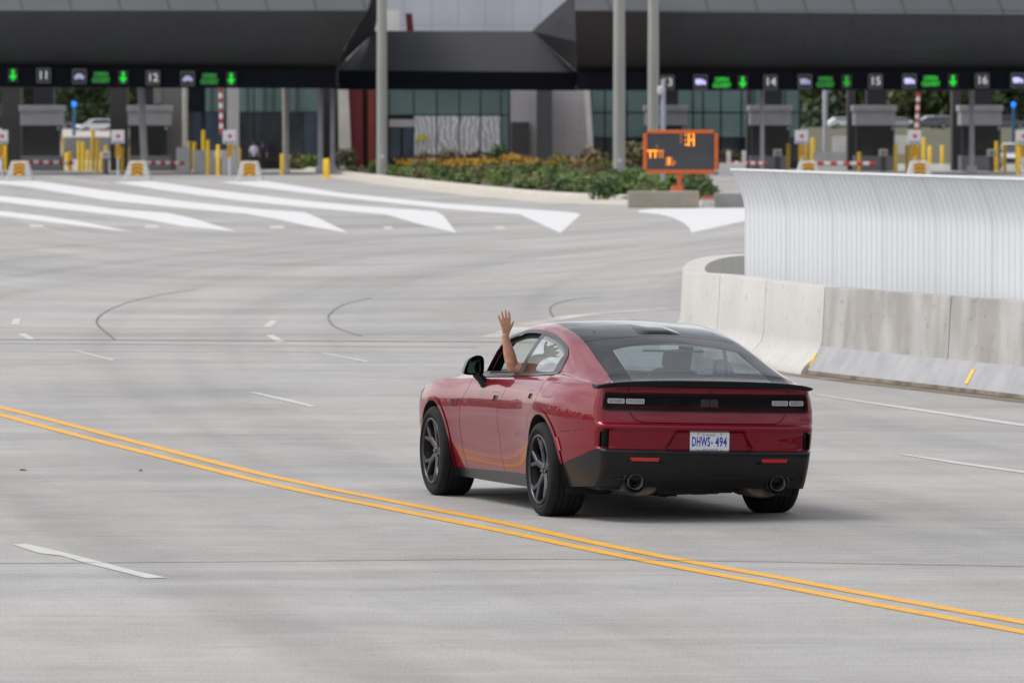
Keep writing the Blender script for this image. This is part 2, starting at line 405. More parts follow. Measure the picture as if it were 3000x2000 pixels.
def arch(V, R_, dR=0):
    a = np.full(len(V), -1e9)
    for yc, zc_ in ((0.0, ZR), (3.074, ZFt)):
        dy = V[:, 1] - yc; dz = V[:, 2] - zc_
        d = np.hypot(dy * np.where(dz < 0, .97, 1), np.maximum(dz, 0)); a = np.maximum(a, R_ - d)
    return np.where(np.abs(V[:, 0]) > .60, a, -1)
ARCH = .402
win_out = np.vstack([curve([(2.16, .990), (2.055, 1.05), (1.99, 1.11), (1.85, 1.232), (1.70, 1.290), (1.55, 1.322), (1.33, 1.353), (1.05, 1.360), (.80, 1.348), (.60, 1.327), (.40, 1.294), (.24, 1.256), (.13, 1.212), (.082, 1.168), (.068, 1.12), (.066, 1.086)], 5), curve([(.075, 1.081), (.45, 1.064), (1.13, 1.030), (1.7, 1.008), (2.10, .992)], 5)])
def fwin(V, g=0.0): return np.where(V[:, 2] > .97, sd_poly(win_out, V[:, 1], V[:, 2]), -1) - g
roof_y0, roof_y1, glass_y1 = 2.24, .13, -.99
def froof(V): return np.where(V[:, 2] > .98, np.minimum(xd(V[:, 1]) + .012 - np.abs(V[:, 0]), np.minimum(roof_y0 - V[:, 1] - .10 * V[:, 0] ** 2, V[:, 1] - glass_y1)), -1)
sill_line = pchip([-.8, -.25, .3, .62, 1.3, 2.63, 3.2, 4.2], [.27, .27, .268, .266, .255, .225, .22, .22])
def fsill(V): return np.where((V[:, 1] > -.1) & (V[:, 1] < 3.3), sill_line(V[:, 1]) - V[:, 2], -1)
blk = pchip([-1.2, -1.02, -.95, -.75, -.45, -.2], [.543, .543, .535, .480, .405, .34])
def fblack(V): return np.where(V[:, 1] < -.02, blk(V[:, 1]) - V[:, 2], -1)
def flamp(V, g=0.0): return np.where(V[:, 1] < -.80, sd_rbox(V[:, 0], V[:, 2], 0, .9005, .812 + g, .066 + g, .032 + g), -1)
d_front = curve([(2.165, .965), (2.20, .90), (2.25, .84), (2.35, .74), (2.375, .66), (2.37, .48), (2.30, .23)], 6)
d_mid = curve([(1.10, 1.03), (1.11, .96), (1.20, .852), (1.285, .74), (1.305, .66), (1.29, .53), (1.215, .24)], 6)
d_rear = curve([(.05, 1.085), (.09, 1.02), (.12, .93), (.20, .83), (.38, .72)], 6)
lid = np.vstack([curve([(-.633, 1.05), (-.633, .90), (-.630, .845), (-.60, .790), (-.555, .757), (-.50, .748)], 5), curve([(.50, .748), (.555, .757), (.60, .790), (.630, .845), (.633, .90), (.633, 1.05)], 5)])
def flid(V): return np.where(V[:, 1] < -.80, sd_poly(lid, V[:, 0], V[:, 2]), -1)
fuel = [(.022, .912), (-.03, .96), (-.085, 1.002), (-.10, 1.008), (-.290, 1.012), (-.30, 1.004), (-.245, .918), (-.225, .902), (.0, .899)]
def fvent(V): return np.where((V[:, 1] < -.85), sd_poly([(.775, .552), (.842, .552), (.842, .668), (.800, .690), (.775, .690)], np.abs(V[:, 0]), V[:, 2]), -1)
G = .0042

# --- materials
def paint(name, base, rough=.32):
    m = bpy.data.materials.new(name); m.use_nodes = True; nt = m.node_tree; b = nt.nodes['Principled BSDF']
    b.inputs['Base Color'].default_value = base + (1,); b.inputs['Metallic'].default_value = .22; b.inputs['Roughness'].default_value = rough
    b.inputs['Specular IOR Level'].default_value = .05; b.inputs['Coat Weight'].default_value = .9; b.inputs['Coat Roughness'].default_value = .012; b.inputs['Coat IOR'].default_value = 1.45
    tc = nt.nodes.new('ShaderNodeTexCoord'); nz = nt.nodes.new('ShaderNodeTexNoise'); nz.inputs['Scale'].default_value = 3; nz.inputs['Detail'].default_value = 3
    nt.links.new(tc.outputs['Object'], nz.inputs['Vector'])
    mr = nt.nodes.new('ShaderNodeMapRange'); mr.inputs[3].default_value = rough - .04; mr.inputs[4].default_value = rough + .06
    nt.links.new(nz.outputs['Fac'], mr.inputs[0]); nt.links.new(mr.outputs[0], b.inputs['Roughness'])
    return m
M_paint = paint('red_metallic_paint', (.185, .0012, .0115))
M_gloss = mat('gloss_black', (.007, .007, .008), .14, spec=.4, var=.2, vscale=4)
M_satin = mat('satin_black_plastic', (.0075, .0075, .0085), .22, spec=.34, var=.25, vscale=6)
M_trim = mat('grey_window_trim', (.022, .022, .024), .35, metal=.0, var=.2, vscale=5)
M_dark = mat('dark_interior', (.010, .010, .011), .85, var=.3, vscale=10)
M_seat = mat('black_seat_leather', (.020, .020, .023), .55, var=.3, vscale=12)
M_roofblk = mat('black_roof_glass', (.007, .008, .010), .06, spec=.13, var=.15, vscale=2)
M_glass = glassmat('side_window_glass', (.62, .72, .69), refl=1.6)
M_rglass = glassmat('rear_window_glass', (.36, .44, .49), refl=1.15)
M_tyre = mat('tyre_rubber', (.0105, .0105, .011), .82, spec=.3, var=.3, vscale=14, bump=.15, bscale=90)
M_rim = mat('dark_grey_alloy', (.068, .068, .082), .34, metal=.7, var=.15, vscale=8)
M_rimin = mat('rim_barrel', (.020, .020, .022), .45, metal=.6, var=.2, vscale=8)
M_chrome = mat('bright_metal', (.55, .55, .55), .22, metal=1, var=.1, vscale=20)
M_exh = mat('dark_exhaust_steel', (.30, .29, .27), .35, metal=.6, var=.3, vscale=30)
M_rust = mat('rusty_muffler_steel', (.14, .11, .085), .5, metal=.7, var=.4, vscale=14)
M_red = mat('red_reflector', (.50, .004, .010), .2, coat=1, var=.15, vscale=60, emit=(.6, .0, .01), estr=0.0)
M_redlens = mat('smoked_red_lens', (.030, .003, .008), .12, spec=.25, var=.2, vscale=20)
M_lensblk = mat('black_lamp_panel', (.005, .005, .006), .12, spec=.3, var=.2, vscale=10)
M_clear = mat('clear_lamp_lens', (.62, .63, .64), .12, coat=1, var=.35, vscale=120)
M_badge = mat('dark_badge', (.02, .02, .022), .25, metal=.5, var=.1, vscale=10)
M_plate = mat('white_plate', (.74, .76, .80), .35, coat=.3, var=.03, vscale=30)
M_plateblue = mat('plate_blue', (.008, .045, .36), .4, var=.1, vscale=50)
M_mirror = mat('mirror_glass', (.55, .62, .62), .03, metal=1, var=.05, vscale=3)

car = thing('red_car', 'dark red metallic fastback car with black roof and an arm waving from its driver window', 'car', (CAR_X, CAR_Y, 0), CAR_YAW)
body_parts = []
def bp(o):
    o.rotation_euler = (0, ROLL, 0); return o
# shells
side_all = clip(VW, lambda V: -arch(V, ARCH))
lower_red = clip(clip(side_all, lambda V: -fsill(V) - .001), lambda V: -fblack(V) - .001)
sill_s = clip(side_all, lambda V: fsill(V)); black_s = clip(side_all, lambda V: fblack(V))
top_red = clip(clip(VT, lambda V: -fwin(V)), lambda V: -froof(V))
def between(A, B): pass
def Yof(poly, Z):        # y of a door line at height z
    P = np.asarray(poly); o = np.argsort(P[:, 1]); return np.interp(Z, P[o, 1], P[o, 0])
def fdoorF(V): return np.where(V[:, 1] > .8, np.minimum(Yof(d_front, V[:, 2]) - V[:, 1], V[:, 1] - Yof(d_mid, V[:, 2])), -1)
def fdoorR(V): return np.where((V[:, 1] < 2) & (V[:, 1] > -.2), np.minimum(Yof(d_mid, V[:, 2]) - V[:, 1], V[:, 1] - Yof(d_rear, V[:, 2])), -1)
def belt(V): return np.where(V[:, 2] > .9, zb_(V[:, 1]) + .012 - V[:, 2], 1)
def ftop_in(V): return np.abs(V[:, 0]) - .80
def side_sel(sgn): return lambda V: V[:, 0] * sgn
full_red = join(lower_red, top_red)
def f_fdoor(V): return np.minimum(np.minimum(fdoorF(V), belt(V)), ftop_in(V))
def f_rdoor(V): return np.minimum(np.minimum(fdoorR(V), belt(V)), ftop_in(V))
def f_fuel(V): return np.where(V[:, 0] < -.85, sd_poly(fuel, V[:, 1], V[:, 2]), -1)
def f_deck(V): return np.where((V[:, 1] < -.80), .633 - np.abs(V[:, 0]), -1)    # trunk lid top
body = full_red
for f in (f_fdoor, f_rdoor): body = clip(body, (lambda f: lambda V: -f(V) - G)(f))
body = clip(body, lambda V: -f_fuel(V) - .0025)
body = clip(body, lambda V: -flamp(V, .010))
body = clip(body, lambda V: -flid(V) - G)
body = clip(body, lambda V: -fvent(V))
# hood and bumper cut lines
hoodline = lambda V: np.where((V[:, 1] > 2.42) & (V[:, 2] > .70), np.minimum(np.minimum(V[:, 1] - 2.44, 3.86 - V[:, 1]), xb(V[:, 1]) - .10 - np.abs(V[:, 0])), -1)
hood = clip(body, lambda V: hoodline(V) - G); body = clip(body, lambda V: -hoodline(V) - G)
bline = np.vstack([curve([(-.56, .585), (-.62, .610), (-.80, .650), (-.92, .665)], 5)])
bcut = curve([(-.40, .640), (-.55, .655), (-.74, .672), (-.80, .70), (-.84, .80), (-.855, .90), (-.80, 1.03)], 6)
def f_bump(V): return np.where(np.abs(V[:, 0]) > .80, sd_line(bcut, V[:, 1], V[:, 2]) - .0022, 1)
body = clip(body, f_bump)
bp(surf_obj('body', body, M_paint, car))
bp(surf_obj('hood', hood, M_paint, car))
for sgn in (-1, 1):
    fd = clip(clip(full_red, side_sel(sgn)), lambda V: f_fdoor(V) - G); rd = clip(clip(full_red, side_sel(sgn)), lambda V: f_rdoor(V) - G)
    hx = []
    for nm, S, hy, hz in (('front_door', fd, 1.385, .842), ('rear_door', rd, .355, .897)):
        fh = lambda V, hy=hy, hz=hz: sd_rbox(V[:, 1] + (V[:, 2] - hz) * .25, V[:, 2], hy, hz, .098, .034, .012)
        fs_ = lambda V, hy=hy, hz=hz: sd_rbox(V[:, 1] + (V[:, 2] - hz) * .45, V[:, 2], hy - .012, hz - .010, .066, .020, .008)
        S2 = clip(S, lambda V: -fh(V) - .002)
        dr = bp(surf_obj(nm, S2, M_paint, car))
        flap = clip(clip(S, fh), lambda V: -fs_(V))
        ho = surf_obj('door_handle', flap, M_paint, dr)
        pk = clip(S, lambda V: fs_(V) + .004); surf_obj('handle_pocket', offset(pk, -.009), mat('handle_pocket_red', (.06, .002, .005), .5, var=.2, vscale=20), dr)
lidS = clip(clip(full_red, flid), lambda V: -flamp(V, .010))
lidS = clip(lidS, lambda V: flid(V) - .002)
lid_o = bp(surf_obj('trunk_lid', lidS, M_paint, car))
bp(surf_obj('fuel_door', clip(full_red, lambda V: f_fuel(V) - .001), M_paint, car))
bp(surf_obj('rear_bumper', black_s, M_satin, car))
M_skirt = mat('gloss_skirt', (.010, .0105, .011), .22, spec=.38, var=.2, vscale=5)
for sgn in (-1, 1): bp(surf_obj('side_skirt', clip(sill_s, side_sel(sgn)), M_skirt, car))
# dark shell just under the skin: shut lines, window linings and wheel-house edges read dark
def fshell(V): return np.minimum(-fwin(V, -.0), -(froof(V)))
sh1 = clip(VW, lambda V: -arch(V, ARCH + .012)); sh1 = clip(sh1, lambda V: -fvent(V) + 0 * V[:, 0]); sh1 = clip(sh1, lambda V: -flamp(V, .0))
sh2 = clip(clip(VT, lambda V: -fwin(V, .034)), lambda V: -np.minimum(froof(V) , np.where(V[:, 1] > 1.62, 1, np.where(V[:, 1] < -.02, 1, -1)) ))
bp(surf_obj('inner_shell', join(offset(sh1, -.014), offset(sh2, -.030)), M_dark, car))
# arch lips
for yc, zc_ in ((0.0, ZR), (3.074, ZFt)):
    def lip(V, yc=yc, zc_=zc_):
        dy = V[:, 1] - yc; dz = V[:, 2] - zc_; d = np.hypot(dy, np.maximum(dz, 0)); return np.where((np.abs(V[:, 0]) > .6) & (np.abs(dy) < .6), np.minimum(d - ARCH, ARCH + .036 - d), -1)
    L = clip(clip(clip(VW, lip), lambda V: -fblack(V)), lambda V: -fsill(V))
    for sgn in (-1, 1):
        bp(surf_obj('wheel_arch_lip', offset(clip(L, side_sel(sgn)), .0075), M_paint, car))
    # inner return of the arch (a short tunnel)
    for sgn in (-1, 1):
        mb = MB(); pts = []
        for q in np.linspace(-.35, PI + .35, 40):
            yy = yc + (ARCH + .002) * math.cos(q); zz = zc_ + (ARCH + .002) * max(math.sin(q), 0) - (.19 * max(0, -math.sin(q)) / .34 if math.sin(q) < 0 else 0)
            xo = float(W(yy, max(zz, .2))) + .006; pts.append((yy, zz, xo))
        vs_ = []; 
        for (yy, zz, xo) in pts: vs_ += [(sgn * xo, yy, zz), (sgn * (xo - .03), yy, zz), (sgn * .55, yy, zz)]
        fs_ = []
        for i in range(len(pts) - 1):
            for j in range(2): a = i * 3 + j; fs_.append((a, a + 1, a + 4, a + 3))
        mb.add(vs_, fs_); bp(obj('wheel_well', mb, M_dark, car, smooth=True, fix=False))
        mb = MB(); mb.box(min(sgn * .54, sgn * .56), max(sgn * .54, sgn * .56), yc - .42, yc + .42, .2, .80); bp(obj('wheel_well', mb, M_dark, car))
# glazing
win_in = lambda V: fwin(V)
ring = clip(clip(VT, lambda V: fwin(V) + .021), lambda V: .006 - fwin(V))
ring = clip(ring, lambda V: np.abs(V[:, 0]) - .55)
bpil = np.array([(1.205, 1.0), (1.085, 1.0), (.845, 1.40), (.925, 1.40)])
def f_pil(V): return np.where(V[:, 2] > .98, sd_poly(bpil, V[:, 1], V[:, 2]), -1)
qtr = np.array([(.235, 1.06), (.06, 1.06), (.06, 1.30), (.175, 1.225)])
def f_qtr(V): return np.where(V[:, 2] > .98, sd_poly(qtr, V[:, 1], V[:, 2]), -1)
for sgn in (-1, 1):
    bp(surf_obj('window_trim', offset(clip(ring, side_sel(sgn)), .0055), M_trim, car))
    g = clip(clip(VT, win_in), side_sel(sgn))
    bp(surf_obj('door_pillar', offset(clip(g, f_pil), .002), mat('pillar_grey', (.045, .045, .05), .35, spec=.4, var=.15, vscale=6), car))
    bp(surf_obj('quarter_panel', offset(clip(g, f_qtr), .002), M_trim, car))
    rw = clip(clip(clip(g, lambda V: Yof([(1.145, 1.0), (.885, 1.4)], V[:, 2]) - V[:, 1]), lambda V: -f_pil(V)), lambda V: -f_qtr(V))
    bp(surf_obj('rear_side_window', rw, M_glass, car))
    if sgn > 0:
        fw = clip(clip(g, lambda V: V[:, 1] - .9), lambda V: -f_pil(V)); fw = clip(fw, lambda V: V[:, 1] - Yof([(1.16, 1.0), (.9, 1.4)], V[:, 2]))
        bp(surf_obj('front_side_window', fw, M_glass, car))
roofS = clip(VT, froof)
def f_roofpanel(V): return np.minimum(V[:, 1] - roof_y1 + .10 * np.clip(np.abs(V[:, 0]) - 0, 0, 1) ** 2 * 0, 1.60 - V[:, 1] - .22 * V[:, 0] ** 2)
roofp = clip(roofS, lambda V: f_roofpanel(V) - .005)
# grooves of the roof glass panel
groove = [curve([(-.66, 1.02), (-.56, .98), (-.50, .86), (-.49, .50), (-.47, .13)], 6), curve([(.66, 1.02), (.56, .98), (.50, .86), (.49, .50), (.47, .13)], 6)]
for g_ in groove: roofp = clip(roofp, (lambda g_: lambda V: sd_line(g_, V[:, 0], V[:, 1]) - .0045)(g_))
bp(surf_obj('roof', roofp, M_roofblk, car))
bp(surf_obj('roof_lining', offset(clip(clip(roofS, lambda V: 1.66 - V[:, 1]), lambda V: V[:, 1] - .02), -.035), M_dark, car))
wsS = clip(roofS, lambda V: V[:, 1] - 1.60 + .22 * V[:, 0] ** 2 - .003)
bp(surf_obj('windshield', wsS, glassmat('windshield_glass', (.80, .88, .86)), car))
rgS = clip(roofS, lambda V: roof_y1 - V[:, 1] - .003)
def f_clear(V):
    y = V[:, 1]; x = np.abs(V[:, 0]); hw = xd(y) - .145
    a = np.minimum(hw - x, np.minimum(-.085 + .09 * (x / .5) ** 3 * -1 - y, y + .90))
    return a
clr = clip(rgS, f_clear); frit = clip(rgS, lambda V: -f_clear(V))
bp(surf_obj('rear_window', offset(clr, 0), M_rglass, car)); 
bp(surf_obj('rear_window_border', clip(frit, lambda V: roof_y1 - .004 - V[:, 1]), M_roofblk, car))
mb = MB(); 
for i in range(12): pass
yy = -.145; zz = float(ze(yy)) - .03
mb.box(-.25, .25, yy - .012, yy + .02, zz - .016, zz); bp(obj('high_brake_light', mb, mat('brake_light_lens', (.30, .36, .40), .2, coat=1, var=.1, vscale=30), car, bevel=.004))
# heater lines on the rear glass
mb = MB()
for k in range(15):
    y = -.17 - .047 * k; pts = []
    for x in np.linspace(-1, 1, 17):
        xx = x * (float(xd(y)) - .16); m_ = np.argmin(np.abs(VT[0][:, 1] - y) + np.abs(VT[0][:, 0] - xx) * 1.0); p = VT[0][m_]
        pts.append((xx, y, float(ze(y)) + (float(zd(y)) - float(ze(y))) * (abs(xx) / float(xd(y))) ** 2.1 + .004))
    mb.tube(pts, .0006, 4)
bp(obj('heater_lines', mb, mat('heater_line', (.10, .11, .12), .5, var=.1, vscale=30), car))
# roof hump (sensor fairing)
mb = MB(); nu, nv_ = 22, 16; vs_ = []
for i in range(nu + 1):
    for j in range(nv_ + 1):
        u = i / nu; v = j / nv_; y = .17 + .52 * v; hw = .19 - .06 * v; x = -hw + 2 * hw * u
        zr = float(ze(y)) + (float(zd(y)) - float(ze(y))) * (abs(x) / float(xd(y))) ** 2.1
        h = .016 * float(sstep(0, .30, np.array(min(u, 1 - u))) * sstep(0, .14, np.array(v)) * (1 - sstep(.25, 1.0, np.array(v))))
        vs_.append((x, y, zr + h - .003 + (.004 if 0 < u < 1 and 0 < v < 1 else 0)))
mb.add(vs_, [(i * (nv_ + 1) + j, (i + 1) * (nv_ + 1) + j, (i + 1) * (nv_ + 1) + j + 1, i * (nv_ + 1) + j + 1) for i in range(nu) for j in range(nv_)])
bp(obj('roof_sensor_fairing', mb, M_roofblk, car, smooth=True))
# spoiler
mb = MB(); sx_ = np.linspace(-.862, .862, 49); prof = []
for x in sx_:
    t = abs(x) / .862; zt = 1.070 - .034 * t ** 3 - .012 * t ** 12; yr = float(Rr(min(abs(x), .80), 1.01)) ; yr = yr if abs(x) < .8 else yr + 1.2 * (abs(x) - .8) ** 1.2
    th = .050 * (1 - .45 * t ** 4) * (1 if t < .985 else .55); lead = yr + .20 * (1 - .35 * t ** 3); zl = 1.030 - .004 * t
    prof.append([(x, lead, zl), (x, yr + .09, zl + (zt - zl) * .62), (x, yr + .01, zt - .002), (x, yr - .012, zt), (x, yr - .016, zt - .006), (x, yr - .004, zt - th), (x, yr + .03, zt - th - .004), (x, lead, zl - .03)])
K = len(prof[0]); mb.add([p for pr in prof for p in pr], [(i * K + j, i * K + (j + 1) % K, (i + 1) * K + (j + 1) % K, (i + 1) * K + j) for i in range(len(prof) - 1) for j in range(K)] + [tuple(range(K)), tuple((len(prof) - 1) * K + j for j in range(K - 1, -1, -1))])
bp(obj('rear_spoiler', mb, mat('spoiler_black', (.007, .007, .008), .28, spec=.2, var=.2, vscale=5), car, smooth=35))
# ---------------- tail lamps: recessed black panel inside a smoked red ring
lampS = clip(VW, lambda V: flamp(V, .012))
tl = bp(surf_obj('tail_light', offset(clip(lampS, lambda V: flamp(V, -.008)), -.016), M_lensblk, car))
rim_ = clip(clip(lampS, lambda V: flamp(V, .011)), lambda V: -flamp(V, -.002)); surf_obj('lamp_bezel', offset(rim_, -.001), M_gloss, tl)
rg2 = clip(clip(lampS, lambda V: flamp(V, -.002)), lambda V: -flamp(V, -.017)); surf_obj('red_light_ring', offset(rg2, -.007), M_redlens, tl)
band = clip(lampS, lambda V: np.where(V[:, 1] < -.8, sd_rbox(V[:, 0], V[:, 2], 0, .862, .74, .010, .004), -1)); surf_obj('red_light_ring', offset(band, -.010), M_redlens, tl)
# lamp bezel return wall
for (xa, xb_) in ((-.786, -.662), (-.650, -.512), (.512, .650), (.662, .786)):
    cl = clip(lampS, lambda V: np.where(V[:, 1] < -.8, sd_rbox(V[:, 0], V[:, 2], (xa + xb_) / 2, .906, (xb_ - xa) / 2, .0185, .006), -1))
    surf_obj('reversing_light', offset(cl, -.008), M_clear, tl)
    fr = MB()
    for k in range(1, 9):
        x = xa + (xb_ - xa) * k / 9; y = float(Rr(x, .906)) - .0 ; fr.box(x - .0012, x + .0012, y + .003, y + .010, .890, .922)
    for z in (.897, .906, .915):
        y0_ = float(Rr(xa, .906)); y1_ = float(Rr(xb_, .906)); fr.tube([(xa + .004, y0_ + .006, z), (xb_ - .004, y1_ + .006, z)], .0010, 4)
    obj('lens_ribs', fr, mat('lens_rib', (.16, .16, .17), .3, var=.2, vscale=30), tl)
emb = clip(lampS, lambda V: np.where(V[:, 1] < -.8, np.maximum(sd_rbox(V[:, 0], V[:, 2], -.036, .900, .034, .030, .010), sd_rbox(V[:, 0], V[:, 2], .036, .900, .034, .030, .010)), -1))
surf_obj('tail_emblem', offset(emb, -.0145), mat('grey_emblem', (.022, .022, .024), .3, var=.2, vscale=60), tl)
# side vents in the bumper corners
vS = clip(VW, lambda V: fvent(V) + .001)
for sgn in (-1, 1):
    vo = bp(surf_obj('bumper_vent', offset(clip(vS, side_sel(sgn)), -.028), M_satin, car)); mb = MB()
    for k in range(5):
        x = sgn * (.780 + .012 * k); y = float(Rr(abs(x), .62)) + .004 + .01 * k; mb.box(x - .002, x + .002, y, y + .03, .556, .684 - .003 * k)
    obj('vent_slat', mb, M_satin, vo)
# reflectors
for sgn in (-1, 1):
    xc_ = sgn * .518; y = float(Rr(.518, .470)); mb = MB(); pl = [(-.112, .013), (.112, .013), (.100, -.013), (-.100, -.013)]
    dy_dx = (float(Rr(.62, .47)) - float(Rr(.42, .47))) / .2 * sgn
    fr = []; 
    mb.add([(xc_ + a * sgn, y + a * sgn * dy_dx - .005 + o_, .470 + b) for o_ in (0, .03) for a, b in pl], [(0, 1, 2, 3), (7, 6, 5, 4), (0, 4, 5, 1), (1, 5, 6, 2), (2, 6, 7, 3), (3, 7, 4, 0)])
    ro = bp(obj('rear_reflector', mb, M_red, car, bevel=.002)); mb = MB()
    mb.add([(xc_ + a * sgn, y + a * sgn * dy_dx - .002 - o_, .4535 + b) for a, b, o_ in ((-.15, -.008, 0), (.135, -.008, 0), (.115, .004, 0), (-.105, .004, 0), (-.15, -.011, -.03), (.135, -.011, -.03))], [(0, 1, 2, 3), (0, 4, 5, 1)])
    obj('reflector_lip', mb, M_satin, ro)
# parking sensors
for x, z in ((-.330, .562), (.330, .562), (-.66, .625), (.66, .625)):
    mb = MB(); y = float(Rr(x, z)); mb.lathe([(.0, -.002), (.009, -.002), (.011, .0), (.011, .008)], 14, axis='y', org=(x, y - .001, z)); bp(obj('parking_sensor', mb, mat('sensor_red', (.12, .006, .012), .35, coat=.6, var=.1, vscale=20), car, smooth=40))
# licence plate
py_ = float(Rr(0, .60)) - .012
mb = MB(); hw, hh, r = .157, .0785, .012; poly = []
for cx_, cz_, a0 in ((hw - r, hh - r, 0), (-hw + r, hh - r, 90), (-hw + r, -hh + r, 180), (hw - r, -hh + r, 270)):
    for k in range(5): q = math.radians(a0 + 22.5 * k); poly.append((cx_ + r * math.cos(q), .606 + cz_ + r * math.sin(q)))
mb.prism(poly, py_, py_ + .004, 'y'); pl = bp(obj('licence_plate', mb, M_plate, car))
mb = MB()
for s_, x, z, sz, sx in (('DHWS', -.0700, .606, .100, .47), ('494', .0920, .606, .100, .58)): put(mb, text_mb(s_, sz, sx, bold=.026, spacing=1.10), x, py_ - .0015, z)
obj('plate_number', mb, M_plateblue, pl, fix=False)
mb = MB(); put(mb, text_mb('O', .030, .85), -.050, py_ - .0015, .660); put(mb, text_mb('NTARIO', .024, .85), .010, py_ - .0015, .658)
put(mb, text_mb('YOURS TO DISCOVER', .0155, .82), .004, py_ - .0015, .5495)
x0, z0, s_ = .018, .603, .010      # small crown
mb.add([(x0 + a * s_, py_ - .0015, z0 + b * s_) for a, b in ((-.8, -.9), (.8, -.9), (.8, -.4), (-.8, -.4), (-1, .5), (-.5, -.1), (0, .6), (.5, -.1), (1, .5), (-.12, .5), (.12, .5), (.12, 1.3), (-.12, 1.3), (-.4, .8), (.4, .8), (.4, 1.0), (-.4, 1.0))], [(0, 1, 2, 3), (3, 5, 4), (3, 2, 7, 6, 5), (2, 8, 7), (9, 10, 11, 12), (13, 14, 15, 16)])
obj('plate_lettering', mb, mat('plate_pale_blue', (.09, .17, .36), .45, var=.1, vscale=50), pl, fix=False)
mb = MB()
for x, z, r in ((-.092, .667, .0065), (.092, .667, .0065)): mb.lathe([(0, -.004), (r, -.003), (r, .002)], 12, axis='y', org=(x, py_, z))
obj('plate_screw', mb, M_exh, pl)
mb = MB()
for x in (-.092, .092): mb.box(x - .006, x + .006, py_ - .001, py_ + .001, .5415, .5475)
obj('plate_slot', mb, M_dark, pl)
# embossed word on the black bumper
mb = MB(); word = text_mb('CHARGER', .036, 1.35, spacing=1.45, bold=.004)
for p in word.v: mb.v.append((p[0] - .0, float(Rr(p[0], .477)) - .0022 - .0, .481 + p[2]))
mb.f = word.f; mb.m = word.m
bp(obj('bumper_lettering', mb, mat('embossed_black', (.010, .010, .011), .22, var=.1, vscale=20), car, fix=False))
# rear camera button
mb = MB(); mb.lathe([(0, -.004), (.008, -.003), (.009, .004)], 12, axis='y', org=(0, float(Rr(0, 1.0)) - .001, .992)); bp(obj('rear_camera', mb, M_gloss, car, smooth=True))
# exhausts with black surrounds
for sgn in (-1, 1):
    ex = sgn * .570; mb = MB(); ey = -1.070
    mb.lathe([(.050, .16), (.058, .02), (.060, .0), (.0585, -.004), (.056, .0), (.052, .03), (.048, .14)], 28, axis='y', org=(ex, ey, .297)); pipe = bp(obj('exhaust_tip', mb, M_exh, car, smooth=50))
    mb = MB(); mb.lathe([(0, .085), (.05, .085)], 20, axis='y', org=(ex, ey, .297)); mb.lathe([(.036, .04), (.030, .04), (.030, .09)], 20, axis='y', org=(ex, ey, .297)); obj('tip_baffle', mb, M_dark, pipe)
    mb = MB(); mb.lathe([(.063, .05), (.074, .012), (.084, .004), (.094, .010), (.098, .05)], 28, axis='y', org=(ex, ey + .012, .303)); bp(obj('exhaust_surround', mb, M_satin, car, smooth=50))
    mb = MB(); mb.lathe([(.0, -.02), (.085, -.02), (.105, .02), (.105, .36), (.085, .40), (0, .40)], 24, axis='y'); mb.v = [(ex * .86 + p[0] * 1.45, p[1] - .93, .250 + p[2] * .70) for p in mb.v]; bp(obj('muffler', mb, M_rust, car, smooth=40))
# lower diffuser seam and front-of-diffuser
mb = MB(); ps = [(x, float(Rr(x, .335)) - .001, .335 - .03 * (abs(x) / .75) ** 4) for x in np.linspace(-.74, .74, 41)]; mb.tube(ps, .0028, 5); bp(obj('bumper_seam', mb, M_dark, car))
# crease where the lower valance folds under
# badge on the front fender
mb = MB()
def onside(y, z, sgn=-1, d=.004): return (sgn * (float(W(y, z)) + d), y, z)
B = text_mb('R/T', .088, 1.3, bold=.012)
for p in B.v:
    y = 2.515 - p[0]; z = .748 + p[2]; y -= p[2] * .25; mb.v.append(onside(y, z, -1, .006))
mb.f = B.f; mb.m = B.m; bp(obj('fender_badge', mb, M_badge, car, fix=False))
# side markers
for y, z0, z1, m_ in ((3.535, .42, .57, mat('orange_marker', (.80, .07, .01), .2, coat=1, var=.1, vscale=40)), (-.435, .50, .60, M_red)):
    mb = MB(); vs_ = []
    for k in range(8):
        z = z0 + (z1 - z0) * k / 7; yo = y if y > 0 else -(math.sqrt(max((ARCH + .05) ** 2 - (z - ZR) ** 2, 0)))
        if y > 0: yo = 3.535 + .01 * k / 7
        for o_ in ((-.02, .05) if y > 0 else (-.016, .016)): vs_.append(onside(yo + o_, z, -1, .007))
    mb.add(vs_, [(2 * k, 2 * k + 1, 2 * k + 3, 2 * k + 2) for k in range(7)]); bp(obj('side_marker', mb, m_, car, smooth=True))
# headlamp edge on the near front corner
hl = [(3.76, .70), (3.62, .785), (3.50, .832), (3.44, .845), (3.52, .80), (3.64, .735), (3.72, .69)]
for sgn in (-1, 1):
    S = clip(clip(VW, side_sel(sgn)), lambda V: np.where(np.abs(V[:, 0]) > .5, sd_poly(hl, V[:, 1], V[:, 2]), -1)); bp(surf_obj('headlight', offset(S, .003), M_lensblk, car))
